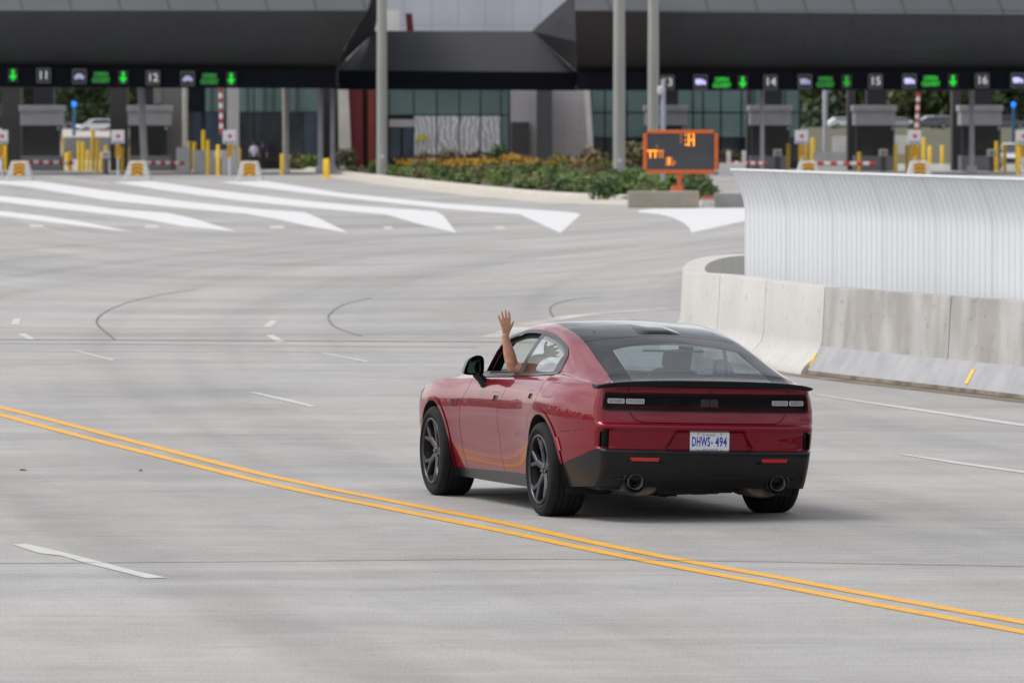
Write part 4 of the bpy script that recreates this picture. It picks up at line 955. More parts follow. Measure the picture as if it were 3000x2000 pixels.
# which index is nearest to a top point seen at px
def idx_of(pxl):
    t = zplane(pxl[0], pxl[1], TOPZ); return int(np.argmin(np.hypot(BP[:, 0] - t[0], BP[:, 1] - t[1])))
j1, j2 = idx_of((2417, 839)), idx_of((2787, 867)); j3, j4 = idx_of((2250, 820)), idx_of((2108, 803))
cuts_g = [0, 8, j2, j1]
for a, b_ in zip(cuts_g[:-1], cuts_g[1:]): sweep(a, b_, prof_flat, M_conG, 'barrier_section')
cuts_l = [j1, j3, j4, len(BP) - 30, len(BP) - 1]
for a, b_ in zip(cuts_l[:-1], cuts_l[1:]): sweep(a, b_, prof_out, M_conL, 'barrier_section')
# blue-grey footing skin, dark joint backing, gutter dirt and the two reflective markers
def strip(i0, i1, prof, m_, name, ko=.004, parent=None, **k):
    mb = MB(); vs_ = []; K = len(prof); 
    for p, n in zip(BP[i0:i1 + 1], nl[i0:i1 + 1]):
        for off, z in prof: vs_.append((p[0] - n[0] * (off - ko), p[1] - n[1] * (off - ko), z))
    mb.add(vs_, [(i * K + j, (i + 1) * K + j, (i + 1) * K + j + 1, i * K + j + 1) for i in range(i1 - i0) for j in range(K - 1)]); return obj(name, mb, m_, parent, smooth=True, **k)
strip(0, j1, [(-.052, .345), (-.06, .33), (-.215, .05)], M_foot, 'footing', parent=bar)
strip(0, j1, [(-.2145, .055), (-.228, .012)], M_stain, 'dirty_base', parent=bar, ko=.006)
strip(0, len(BP) - 1, [(.03, TOPZ - .06), (-.0, .42), (-.0, .02)], M_dark, 'joint_seal', ko=-.015, parent=bar)
gm = strip(0, idx_of((2200, 815)), [(-.22, .003), (-.34, .0035), (-.52, .004)], M_stain, 'gutter', ko=0, kind='structure')
M_mk = mat('yellow_reflective_marker', (.85, .50, .01), .4, var=.1, vscale=20)
for (a, b_) in ((2383, 1064), (2857, 1126)):
    def pxof(i): P_ = BP[i] - nl[i] * -.11; return 1500 + FPX * P_[0] / P_[1]
    i = min(range(0, len(BP) // 2), key=lambda i: abs(pxof(i) - a)); p, n, d = BP[i], nl[i], dl[i]; mb = MB(); vs_ = []
    for s_ in (-.05, .05):
        for off, z in ((-.098, .265), (-.185, .105), (-.172, .097), (-.085, .257)): vs_.append((p[0] - n[0] * (off - .012) + d[0] * s_, p[1] - n[1] * (off - .012) + d[1] * s_, z))
    mb.add(vs_, [(0, 1, 2, 3), (7, 6, 5, 4), (0, 4, 5, 1), (1, 5, 6, 2), (2, 6, 7, 3), (3, 7, 4, 0)]); obj('reflective_marker', mb, M_mk, bar)
# screen wall: ribbed white metal, its top flares out over the road side
sA = at(2184, 500, 90.0)[:2]; sB = at(3000, 500, 75.5)[:2]; sA = np.array(sA); sB = np.array(sB); dS = (sB - sA) / np.linalg.norm(sB - sA); nS = np.array([dS[1], -dS[0]])
if nS[0] > 0: nS = -nS
sw = thing('screen_wall', 'white ribbed metal screen wall with outward flaring top behind the concrete barrier', 'wall', (float(sA[0]), float(sA[1]), 0))
LS = 24.0; rib = .27; vs_ = []; fs_ = []; prof = [(0, .0), (0, .9), (0, 1.80), (.004, 1.90), (.022, 2.0), (.058, 2.12), (.105, 2.24), (.150, 2.34), (.180, 2.40)]
us = []
u = 0.0
while u < LS: us += [(u, 0), (u + .014, .013), (u + .048, .013), (u + .062, 0)]; u += rib
K = len(prof)
for uu, h in us:
    for o_, z in prof: q = dS * uu + nS * (o_ + h * (1.0 if z < 2.38 else .6)); vs_.append((q[0], q[1], z))
n0 = len(vs_)
for uu, h in us:
    for o_, z in prof: q = dS * uu + nS * (o_ - .03); vs_.append((q[0], q[1], z))
n = len(us)
for i in range(n - 1):
    for j in range(K - 1): fs_.append((i * K + j, (i + 1) * K + j, (i + 1) * K + j + 1, i * K + j + 1)); fs_.append((n0 + i * K + j + 1, n0 + (i + 1) * K + j + 1, n0 + (i + 1) * K + j, n0 + i * K + j))
    fs_.append((i * K + K - 1, (i + 1) * K + K - 1, n0 + (i + 1) * K + K - 1, n0 + i * K + K - 1))
for j in range(K - 1): fs_.append((j, j + 1, n0 + j + 1, n0 + j))
mb = MB(); mb.add(vs_, fs_); M_scr = mat('white_screen_metal', (.66, .68, .70), .5, metal=.05, var=.03, vscale=.8, stretch=(3, 3, .2))
obj('ribbed_panel', mb, M_scr, sw, smooth=25)
M_pj = mat('panel_joint_grey', (.30, .31, .33), .6, var=.1, vscale=3)
for uu in np.arange(2.55, LS, 2.7):
    mb = MB(); vs_ = []
    for o_, z in prof:
        for s_ in (-.005, .005): q = dS * (uu + s_) + nS * (o_ + .005); vs_.append((q[0], q[1], z))
    mb.add(vs_, [(2 * k, 2 * k + 1, 2 * k + 3, 2 * k + 2) for k in range(len(prof) - 1)]); obj('panel_joint', mb, M_pj, sw)
mb = MB(); vs_ = []
for uu in (0, LS):
    for a_, z in ((-.035, 2.395), (.03, 2.395), (.03, 2.425), (-.035, 2.425)): q = dS * uu + nS * (.180 + a_); vs_.append((q[0], q[1], z))
mb.add(vs_, [(0, 1, 5, 4), (1, 2, 6, 5), (2, 3, 7, 6), (3, 0, 4, 7), (0, 1, 2, 3), (4, 5, 6, 7)]); obj('top_rail', mb, M_scr, sw)
mb = MB()
for uu in np.arange(1.5, LS, 3.0): q = dS * uu - nS * .09; mb.box(q[0] - .05, q[0] + .05, q[1] - .05, q[1] + .05, 0, 2.2)
obj('post', mb, mat('galvanised_post', (.35, .36, .37), .5, metal=.6, var=.15, vscale=6), sw)
# small concrete block inside the nose
X_, Y_ = at(2150, 800, 95)[:2]; mb = MB(); mb.frustum((0, 0), 1.1, .5, 1.0, .4, 0, .86)
o = obj('concrete_block', mb, M_conL, bevel=.02, label='low pale concrete block standing inside the barrier nose beside the white screen', category='concrete block'); o.location = (X_, Y_, 0)

# unseen dark ground added behind camera and right of frame to darken car reflections
M_reflgr = mat('dark_reflected_ground', (.045, .045, .048), .85, var=.25, vscale=.6, bump=.2, bscale=30)
mb = MB(); mb.add([(-300, -400, .004), (300, -400, .004), (300, 33, .004), (-300, 33, .004)], [(0, 1, 2, 3)]); mb.add([(3.6, 33.01, .004), (60, 33.01, .004), (60, 56, .004), (5.4, 56, .004)], [(0, 1, 2, 3)]); obj('added_dark_ground', mb, M_reflgr, kind='structure')
# ================================================================== TOLL PLAZA
def seamed(name, col, col_hi=None, freq=.35, skew=0.0, rough=.55, metal=.3, seam=.55):
    m = mat(name, col, rough, metal=metal, var=.10, vscale=.25); nt = m.node_tree; b = nt.nodes['Principled BSDF']; L = nt.links
    src = b.inputs['Base Color'].links[0].from_socket; tc = nt.nodes.new('ShaderNodeTexCoord'); sx = nt.nodes.new('ShaderNodeSeparateXYZ'); L.new(tc.outputs['Object'], sx.inputs[0])
    def M(op, a, c):
        n = nt.nodes.new('ShaderNodeMath'); n.operation = op
        for i, v in enumerate((a, c)):
            if isinstance(v, (int, float)): n.inputs[i].default_value = v
            else: L.new(v, n.inputs[i])
        return n.outputs[0]
    fr = M('FRACT', M('MULTIPLY', M('ADD', sx.outputs[0], M('MULTIPLY', sx.outputs[2], skew)), freq), 0)
    ln = M('LESS_THAN', fr, .045)
    fz = M('LESS_THAN', M('FRACT', M('MULTIPLY', sx.outputs[2], .42), 0), .03)
    mx = nt.nodes.new('ShaderNodeMixRGB'); mx.blend_type = 'MULTIPLY'; L.new(M('MAXIMUM', ln, fz), mx.inputs[0]); L.new(src, mx.inputs[1]); mx.inputs[2].default_value = (seam, seam, seam, 1); L.new(mx.outputs[0], b.inputs['Base Color'])
    return m
M_hull = seamed('charcoal_cladding', (.104, .109, .122), skew=.45, freq=.9, seam=.8)
M_facet = mat('charcoal_facet', (.045, .046, .050), .95, spec=.05, var=.08, vscale=.3)
M_hull2 = seamed('charcoal_cladding_plain', (.021, .022, .025), skew=0, freq=.7, seam=.8, rough=.8, metal=0)
M_band = seamed('grey_cladding_band', (.104, .111, .119), skew=.3)
M_fascia = mat('navy_black_fascia', (.0075, .010, .016), .85, spec=.15, var=.15, vscale=.4)
M_soffit = mat('dark_soffit', (.02, .021, .023), .8, var=.2, vscale=.4)
M_clad = seamed('pale_grey_cladding', (.56, .57, .63), freq=.55, rough=.5, metal=.15, seam=.8)
def q(mb, pts, m=0): mb.add([at(*p) for p in pts], [tuple(range(len(pts)))], m)
lc = thing('toll_canopy', 'left dark hull shaped toll canopy above lanes 11 and 12', 'canopy', (0, 0, 0))
mb = MB(); NP = 8
def hull(mb, xa0, xa1, xb0, xb1, yb0, yb1, D0, D1):
    # lofted, slightly concave front from the fascia top to the band
    for i in range(NP):
        t0, t1 = i / NP, (i + 1) / NP
        def row(t):
            D = D0 + (D1 - D0) * t ** .7
            return [(xa0 + (xb0 - xa0) * t ** 1.3, yb0[0] + (33 - yb0[0]) * t, D), (xa1 + (xb1 - xa1) * t ** 1.3, yb0[1] + (33 - yb0[1]) * t, D)]
        a, b_ = row(t0), row(t1); q(mb, [a[0], a[1], b_[1], b_[0]])
hull(mb, -1000, 985, -1000, 1076, (193, 205), None, 401, 394); obj('hull_face', mb, M_hull, lc, smooth=True)
mb = MB(); q(mb, [(-1000, 33, 393.9), (1076, 33, 393.9), (1130, -140, 396), (-1000, -140, 396)]); obj('upper_band', mb, M_band, lc)
mb = MB(); bk = [(985, 205, 401.2), (1040, 150, 409), (1098, 92, 417), (1112, 30, 417), (1128, -20, 417)]
def hedge(xa, xb, ya): return [(xa + (xb - xa) * t ** 1.3, ya + (33 - ya) * t, 401 - 7 * t ** .7) for t in (0, .25, .5, .75, 1)]
he = hedge(985, 1076, 205)
for k in range(4): q(mb, [he[k], bk[k], bk[k + 1], he[k + 1]])
q(mb, [he[4], bk[4], (1150, -140, 417), (1130, -140, 396)]); obj('end_facet', mb, M_facet, lc, smooth=True)
mb = MB(); a = [(-1000, 251, 399.6), (985, 260, 399.6), (985, 204, 399.6), (-1000, 192, 399.6)]; q(mb, a); q(mb, [(985, 260, 399.6), (985, 260, 406), (985, 205, 406), (985, 204, 399.6)]); obj('fascia', mb, M_fascia, lc)
mb = MB(); za = Zat(255, 399.6); mb.box(Xat(-1000, 400), Xat(985, 400), 399.9, 413, za + .02, za + .25); obj('soffit', mb, M_soffit, lc); mb = MB(); mb.box(Xat(-1000, 402), Xat(985, 402), 402, 413, za + .26, Zat(20, 402)); obj('roof_body', mb, M_soffit, lc)
cc = thing('toll_canopy', 'low dark centre canopy between the two hull shaped canopies, over the glazed entrance', 'canopy', (0, 0, 0))
mb = MB(); q(mb, [(986, 208, 408), (1690, 214, 408), (1558, 92, 416), (1098, 91, 416)]); obj('hull_face', mb, M_hull2, cc)
mb = MB(); q(mb, [(986, 262, 407.6), (1690, 266, 407.6), (1690, 212, 407.6), (986, 206, 407.6)]); obj('fascia', mb, M_fascia, cc)
mb = MB(); za = Zat(262, 407.6); mb.box(Xat(986, 408), Xat(1690, 408), 407.9, 418, za + .02, za + .3); obj('soffit', mb, M_soffit, cc)
rc_ = thing('toll_canopy', 'right dark hull shaped toll canopy above lanes 13 to 16', 'canopy', (0, 0, 0))
mb = MB(); hull(mb, 1690, 4000, 1684, 4000, (212, 204), None, 401, 394); obj('hull_face', mb, seamed('charcoal_cladding_right', (.112, .117, .131), skew=-.12, freq=.8, seam=.8), rc_, smooth=True)
mb = MB(); q(mb, [(1684, 33, 393.9), (4000, 52, 393.9), (4000, -140, 396), (1684, -140, 396)]); obj('upper_band', mb, M_band, rc_)
mb = MB(); bk = [(1690, 212, 401.2), (1630, 158, 410), (1558, 92, 418), (1612, 42, 418), (1666, -5, 418)]; he = hedge(1690, 1684, 212)
for k in range(4): q(mb, [he[k], bk[k], bk[k + 1], he[k + 1]])
q(mb, [he[4], bk[4], (1740, -140, 418), (1684, -140, 396)]); obj('end_facet', mb, M_facet, rc_, smooth=True)
mb = MB(); q(mb, [(1690, 264, 399.6), (4000, 262, 399.6), (4000, 204, 399.6), (1690, 211, 399.6)]); q(mb, [(1690, 264, 406), (1690, 264, 399.6), (1690, 211, 399.6), (1690, 211, 406)]); obj('fascia', mb, M_fascia, rc_)
mb = MB(); za = Zat(263, 399.6); mb.box(Xat(1690, 400), Xat(4000, 400), 399.9, 413, za + .02, za + .25); obj('soffit', mb, M_soffit, rc_); mb = MB(); mb.box(Xat(1700, 402), Xat(4000, 402), 402, 413, za + .26, Zat(20, 402)); obj('roof_body', mb, M_soffit, rc_)
# ---- lane signs on the fascia
M_signbox = mat('sign_box', (.13, .135, .15), .5, var=.15, vscale=3); M_signdk = mat('sign_face', (.02, .021, .026), .4, var=.15, vscale=3)
M_signw = mat('sign_white', (.5, .5, .5), .5, var=.05, vscale=5, emit=(.8, .82, .85), estr=.22)
M_icon = mat('sign_icon_lit', (.4, .4, .6), .5, var=.05, vscale=5, emit=(.52, .52, .92), estr=.6)
M_icon2 = mat('sign_icon_dim', (.3, .3, .42), .5, var=.05, vscale=5, emit=(.40, .40, .66), estr=.35)
M_grn = mat('green_led', (.0, .3, .02), .5, var=.05, vscale=5, emit=(.0, .80, .02), estr=.52); M_grn2 = mat('green_led_dim', (.0, .15, .01), .5, var=.05, vscale=5, emit=(.0, .70, .02), estr=.28)
s52 = 52.4
def sign_thing(name, label, cat, px, py, w_, h, group=None):
    D = 399.2; w_ *= 1.06; h *= 1.06; p = at(px, py, D); t = thing(name, label, cat, p, 0, group); mb = MB(); r = min(w_, h) * .12; poly = []
    for cx_, cz_, a0 in ((w_ / 2 - r, h / 2 - r, 0), (-w_ / 2 + r, h / 2 - r, 90), (-w_ / 2 + r, -h / 2 + r, 180), (w_ / 2 - r, -h / 2 + r, 270)):
        for k in range(4): a = math.radians(a0 + 30 * k); poly.append((cx_ + r * math.cos(a), cz_ + r * math.sin(a)))
    mb.prism(poly, 0, .35, 'y'); obj('sign_box', mb, M_signbox, t); mb = MB(); mb.prism([(a * .86, b * .86) for a, b in poly], -.012, .0, 'y'); obj('sign_face', mb, M_signdk, t); return t
def num_sign(n, X2, Y2, side):
    t = sign_thing('lane_number_sign', 'square grey framed sign reading %s on the %s canopy fascia' % (n, side), 'sign', X2 * 1.27551, Y2 * 1.27551, .80, .84, 'lane number signs'); mb = MB(); put(mb, text_mb(str(n), .66, 1.0, bold=.02), 0, -.02, 0); obj('number', mb, M_signw, t, fix=False)
def icon_sign(kind, n, X2, Y2, lit=True):
    t = sign_thing('vehicle_type_sign', 'sign with a pale violet %s symbol after the %s sign' % (kind, n), 'sign', X2 * 1.27551, Y2 * 1.27551, .80, .84, 'vehicle type signs'); mb = MB()
    if kind == 'car':
        P = [(-.30, -.12), (-.30, .0), (-.22, .03), (-.14, .16), (.14, .16), (.22, .03), (.30, .0), (.30, -.12)]; mb.add([(a, -.02, b) for a, b in P], [(7, 6, 5, 2, 1, 0), (2, 5, 4, 3)])
        for x in (-.18, .18): mb.add([(x + .06 * math.cos(k), -.02, -.14 + .06 * math.sin(k)) for k in np.linspace(0, 2 * PI, 9)[:-1]], [tuple(range(8))])
    else:
        mb.add([(-.30, -.02, -.10), (.12, -.02, -.10), (.12, -.02, .18), (-.30, -.02, .18), (.14, -.02, -.10), (.32, -.02, -.10), (.32, -.02, .0), (.24, -.02, .11), (.14, -.02, .11)], [(0, 1, 2, 3), (4, 5, 6, 7, 8)])
        for x in (-.18, .0, .22): mb.add([(x + .055 * math.cos(k), -.02, -.13 + .055 * math.sin(k)) for k in np.linspace(0, 2 * PI, 9)[:-1]], [tuple(range(8))])
    obj('%s_symbol' % kind, mb, M_icon if lit else M_icon2, t, fix=False)
def open_sign(n, X2, Y2, lit=True):
    p = at(X2 * 1.27551, Y2 * 1.27551, 399.35); t = thing('open_sign', 'green lit OPEN OUVERT sign after the %s sign' % n, 'sign', p, 0, 'open signs'); mb = MB(); mb.box(-.47, .47, 0, .12, -.36, .36); obj('sign_box', mb, M_signdk, t); mb = MB()
    put(mb, text_mb('OPEN', .36, .85, bold=.012), 0, -.015, .17); put(mb, text_mb('OUVERT', .36, .80, bold=.012), 0, -.015, -.17); obj('lettering', mb, M_grn if lit else M_grn2, t, fix=False)
def arrow_sign(n, X2, Y2, lit=True):
    p = at(X2 * 1.27551, Y2 * 1.27551, 399.35); t = thing('arrow_sign', 'green lit down arrow closing the row of signs for lane %s' % n, 'sign', p, 0, 'arrow signs'); mb = MB(); mb.box(-.30, .30, 0, .12, -.40, .40); obj('sign_box', mb, M_signdk, t); mb = MB()
    mb.add([(x, -.015, z) for x, z in ((-.08, .33), (.08, .33), (.08, -.02), (.24, -.02), (0, -.34), (-.24, -.02), (-.08, -.02))], [(0, 1, 2, 6), (5, 6, 2, 3, 4)]); obj('arrow', mb, M_grn if lit else M_grn2, t, fix=False)
arrow_sign('10', 30, 173)
for n, xs_, ys_ in (('11', (100, 182, 232, 283), (174, 176, 178.5, 178)), ('12', (351, 431, 481, 531), (179.5, 181, 182, 181.5))):
    num_sign(n, xs_[0], ys_[0], 'left'); icon_sign('car', n, xs_[1], ys_[1], False); open_sign(n, xs_[2], ys_[2], False); arrow_sign(n, xs_[3], ys_[3])
for n, xs_, ys_, lt in (('13', (1533, 1609, 1658, 1706), (190, 189, 190.5, 189.5), True), ('14', (1770, 1849, 1896, 1945), (189, 188, 189, 187.5), False), ('15', (2011, 2089, 2138, 2189), (187.5, 187, 187, 186), True), ('16', (2256, 2338), (185.5, 185), True)):
    num_sign(n, xs_[0], ys_[0], 'right'); icon_sign('truck', n, xs_[1], ys_[1], lt)
    if len(xs_) > 2: open_sign(n, xs_[2], ys_[2], lt); arrow_sign(n, xs_[3], ys_[3], lt)

# ---- customs building behind
DF = 440.0
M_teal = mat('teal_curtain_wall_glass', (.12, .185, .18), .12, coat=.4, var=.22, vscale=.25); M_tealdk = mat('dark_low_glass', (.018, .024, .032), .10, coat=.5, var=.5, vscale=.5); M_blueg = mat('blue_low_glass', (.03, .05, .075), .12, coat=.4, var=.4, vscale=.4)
M_mull = mat('dark_mullion', (.03, .036, .038), .5, var=.1, vscale=1); M_conc = mat('brown_grey_concrete', (.19, .178, .168), .8, var=.12, vscale=.6); M_concd = mat('dark_concrete_pier', (.060, .058, .056), .8, var=.15, vscale=.5)
M_cream = mat('cream_stone', (.62, .60, .54), .7, var=.12, vscale=.5); M_dred = mat('dark_red_panel', (.135, .012, .018), .5, var=.15, vscale=.5); M_red2 = mat('rust_red_panel', (.21, .035, .020), .5, var=.12, vscale=.5)
M_gwall = seamed('grey_metal_wall', (.43, .42, .43), freq=.9, rough=.6, metal=.1, seam=.85); M_dgrey = mat('dark_grey_panel', (.075, .075, .082), .6, var=.12, vscale=.5); M_fin = mat('pale_fin', (.68, .66, .66), .6, var=.08, vscale=.6); M_doorg = mat('grey_door', (.055, .056, .062), .5, var=.1, vscale=.8)
def frost():
    m = mat('frosted_pattern_panel', (.36, .37, .39), .35, var=.2, vscale=1.2); nt = m.node_tree; b = nt.nodes['Principled BSDF']; tc = nt.nodes.new('ShaderNodeTexCoord'); wv = nt.nodes.new('ShaderNodeTexWave'); wv.inputs['Scale'].default_value = .9; wv.inputs['Distortion'].default_value = 14; wv.inputs['Detail'].default_value = 3; wv.inputs['Detail Scale'].default_value = .8
    nt.links.new(tc.outputs['Object'], wv.inputs['Vector']); rp = nt.nodes.new('ShaderNodeValToRGB'); rp.color_ramp.elements[0].color = (.34, .35, .36, 1); rp.color_ramp.elements[1].color = (.74, .76, .80, 1); nt.links.new(wv.outputs['Fac'], rp.inputs[0]); nt.links.new(rp.outputs[0], b.inputs['Base Color']); return m
M_frost = frost()
bld = thing('customs_building', 'glazed customs building with grey cladding and red panels behind the canopies', 'building', (0, 0, 0))
def panel(name, x0, x1, y0, y1, m, D=DF, th=.3, parent=None, taper=None):
    mb = MB(); a, b_ = Xat(x0, D), Xat(x1, D); c, d = Zat(y1, D), Zat(y0, D)
    if taper is None: mb.box(a, b_, D, D + th, c, d)
    else:
        a2, b2 = Xat(taper[0], D), Xat(taper[1], D); mb.add([(a2, D, c), (b2, D, c), (b_, D, d), (a, D, d), (a2, D + th, c), (b2, D + th, c), (b_, D + th, d), (a, D + th, d)], [(0, 1, 2, 3), (7, 6, 5, 4), (0, 4, 5, 1), (1, 5, 6, 2), (2, 6, 7, 3), (3, 7, 4, 0)])
    return obj(name, mb, m, parent or bld)
YG = 498   # ground row at the facade
panel('upper_wall', 1040, 1780, -160, 108, M_clad, 452, .5)
panel('back_wall', 555, 2345, 240, YG, M_mull, 441.5, .4)
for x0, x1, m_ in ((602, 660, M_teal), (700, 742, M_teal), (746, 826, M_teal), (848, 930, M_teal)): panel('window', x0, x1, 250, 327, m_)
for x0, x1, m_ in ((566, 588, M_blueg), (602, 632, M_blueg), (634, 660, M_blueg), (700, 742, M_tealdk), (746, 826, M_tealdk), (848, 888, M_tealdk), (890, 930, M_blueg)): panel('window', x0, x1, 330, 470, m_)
panel('dark_panel', 553, 600, 240, 328, M_fascia, 440.4)
for x in (620, 725, 775, 800, 870): panel('mullion', x - 1.2, x + 1.2, 250, 327, M_mull, 439.8, .2)
panel('cream_pillar', 990, 1020, 255, YG, M_cream, 438, .8, taper=(993, 1031)); 
panel('red_wall', 1020, 1062, 255, YG, M_dred, 438.4, .8, taper=(1034, 1064)); panel('dark_gap', 1062, 1078, 255, YG, mat('dark_red_gap', (.045, .010, .012), .6, var=.1, vscale=1), 439, .5); panel('rust_red_panel', 1078, 1098, 255, YG, M_red2, 438.4, .8)
gx_ = [1104, 1140, 1212, 1280, 1346, 1408, 1468, 1492]
for a, b_ in zip(gx_[:-1], gx_[1:]): panel('window', a + 2, b_ - 2, 258, 336, M_teal)
panel('door_header', 1140, 1212, 350, 372, M_gwall); 
for a, b_ in ((1142, 1174), (1180, 1210)): panel('glass_door', a, b_, 374, 470, M_blueg)
for a, b_ in zip(gx_[2:6], gx_[3:7]): panel('frosted_window', a + 2, b_ - 2, 340, 470, M_frost)
panel('yellow_notice', 1221, 1252, 396, 410, mat('yellow_notice', (.55, .50, .03), .5, var=.1, vscale=2), 439.6, .1)
panel('window', 1470, 1490, 340, 470, M_teal)
panel('grey_wall', 1495, 1575, 258, YG, M_gwall, 439.4); panel('grey_door', 1497, 1551, 358, YG, M_doorg, 439.0); 
panel('dark_pillar', 1572, 1618, 255, YG, M_dgrey, 437, 1.2); panel('grey_wall', 1618, 1722, 258, YG, M_gwall, 438.6, .5, taper=(1618, 1736)); panel('pale_fin', 1712, 1728, 258, YG, M_fin, 437.6, 1.0, taper=(1726, 1742))
gr = [1732, 1772, 1836, 1900, 1964, 2030, 2060, 2112, 2172, 2210, 2262, 2300, 2342]
for a, b_ in zip(gr[:-1], gr[1:]):
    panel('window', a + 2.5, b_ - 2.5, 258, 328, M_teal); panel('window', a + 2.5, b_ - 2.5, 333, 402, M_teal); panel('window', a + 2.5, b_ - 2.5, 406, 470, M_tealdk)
panel('white_vent', 1098, 1169, 30, 95, mat('white_vent_box', (.9, .88, .82), .5, var=.03, vscale=1), 420, 1.5, taper=(1096, 1172)); panel('red_post', 1188, 1207, 40, 95, M_dred, 420, 1.0, taper=(1192, 1212))
# ---- piers, columns, booths
cnt = {}
def solid(name, label, cat, x0, x1, y0, D, m, th=1.0, top=None, zb=0.0, group=None, taper=None):
    a, b_ = Xat(x0, D), Xat(x1, D); zt = Zat(y0, D); cx_ = (a + b_) / 2; mb = MB()
    if taper: a2, b2 = Xat(taper[0], D), Xat(taper[1], D)
    else: a2, b2 = a, b_
    mb.add([(a2 - cx_, 0, zb), (b2 - cx_, 0, zb), (b_ - cx_, 0, zt), (a - cx_, 0, zt), (a2 - cx_, th, zb), (b2 - cx_, th, zb), (b_ - cx_, th, zt), (a - cx_, th, zt)], [(0, 1, 2, 3), (7, 6, 5, 4), (0, 4, 5, 1), (1, 5, 6, 2), (2, 6, 7, 3), (3, 7, 4, 0)])
    o = obj(name, mb, m, bevel=.02, label=label, category=cat, group=group); o.location = (cx_, D, 0); return o
for x0, x1, m_, lb in ((4, 60, M_concd, 'dark concrete canopy pier left of the toll booth under sign 11'), (322, 372, M_concd, 'dark concrete canopy pier left of the toll booth under sign 12'), (466, 533, M_conc, 'wide brown grey concrete pier right of the toll booth under sign 12'),
                       (2188, 2204, M_concd, 'narrow dark pier left of the toll booth under sign 14'), (2484, 2506, M_concd, 'dark grey pier left of the toll booth under sign 15'), (2790, 2816, M_concd, 'dark grey pier left of the toll booth under sign 16')):
    solid('canopy_pier', lb, 'pier', x0, x1, 250, 428, m_, 2.0, group='canopy piers')
M_col = mat('lavender_grey_column', (.60, .60, .66), .5, var=.1, vscale=1); M_colb = mat('beige_grey_column', (.50, .48, .45), .5, var=.1, vscale=1)
def column(label, xt, xbm, w_, m_, D, ytop=255, base=False):
    a = at(xt, ytop, D); b_ = Xat(xbm, D); r = w_ / (2 * FPX / D); t = thing('canopy_column', label, 'column', (b_, D, 0), 0, 'canopy columns'); mb = MB(); mb.tube([(0, 0, 0), (a[0] - b_, 0, a[2])], r, 14); obj('shaft', mb, m_, t, smooth=40)
    mb = MB(); mb.frustum((0, 0), r * 4.2 if base else r * 2.8, r * 3, r * 3.6 if base else r * 2.4, r * 2.6, 0, .45 if base else .18); obj('base', mb, M_col if base else m_, t, bevel=.02)
column('grey steel column leaning slightly, in front of the toll booth under sign 12', 413, 424, 21, M_col, 408); column('beige steel column beside the wide brown concrete pier', 542, 542, 15, M_colb, 424)
column('beige grey column in front of the dark glass, right of the white pillar', 836, 838, 18, M_colb, 415, 258); column('lavender grey column, left one of the pair before the cream pillar', 939, 939, 15, M_col, 412, 258, True); column('lavender grey column, right one of the pair before the cream pillar', 975, 974, 13, M_col, 412, 258, True)
column('grey steel column before the toll booth under sign 14', 2233, 2233, 13, M_col, 405, 262); column('grey steel column between the toll booths of signs 14 and 15', 2417, 2418, 14, M_col, 430, 262); column('grey steel column on a block before the toll booth under sign 16', 2847, 2847, 15, M_col, 408, 262, True)
solid('white_pillar', 'broad white pillar right of the lane 12 arrow sign', 'pillar', 665, 699, 256, 422, mat('white_pillar', (.62, .61, .60), .6, var=.06, vscale=1), .8)
solid('hanging_panel', 'short pale panel hanging from the canopy above the toll booth under sign 12', 'panel', 451, 472, 253, 415, M_cream, .3, zb=Zat(303, 415))
M_bhead = mat('booth_header_grey', (.34, .345, .37), .5, var=.1, vscale=1); M_bwin = mat('booth_dark_window', (.008, .010, .013), .10, coat=.5, var=.3, vscale=1); M_bbase = mat('booth_base_grey', (.17, .175, .195), .6, var=.12, vscale=1); M_bbox = mat('booth_service_box', (.026, .027, .033), .7, var=.1, vscale=1)
booth0 = None
for x0, x1, n in ((55, 184, '11'), (374, 498, '12'), (1888, 2016, '13'), (2194, 2321, '14'), (2501, 2626, '15'), (2811, 2938, '16')):
    D = 424.0; cx_ = Xat((x0 + x1) / 2, D); lb = 'grey toll booth with dark window under the sign %s' % n
    if booth0 is None:
        w2 = 1.38; t = thing('toll_booth', lb, 'toll booth', (cx_, D, 0), 0, 'toll booths'); booth0 = t
        mb = MB(); mb.box(-w2 * .90, w2 * .90, 0, 3, 0, .95); obj('base', mb, M_bbase, t, bevel=.03)
        mb = MB(); mb.box(-w2 * .84, w2 * .84, .06, 2.9, .95, 2.86); obj('window', mb, M_bwin, t)
        for s_ in (-.86, -.30, .86): mb = MB(); mb.box(w2 * s_ - .05, w2 * s_ + .05, 0, .12, .95, 2.86); obj('window_post', mb, M_dgrey if s_ != -.30 else M_bwin, t)
        mb = MB(); mb.box(-w2 * .93, w2 * .93, -.1, 3.1, 2.86, 3.75); mb.box(-w2, w2, -.2, 3.2, 3.752, 4.12); obj('header', mb, M_bhead, t, bevel=.03)
        mb = MB(); mb.box(-w2 * .35, w2 * .55, .4, 2.4, 4.12, 5.25); obj('service_box', mb, M_bbox, t)
        mb = MB(); mb.tube([(w2 * .8, -.12, 2.72), (w2 * .8, -.35, 2.66)], [.07, .09], 10); obj('camera', mb, M_bhead, t, smooth=40)
    else: dup(booth0, (cx_, D, 0), 0, lb)
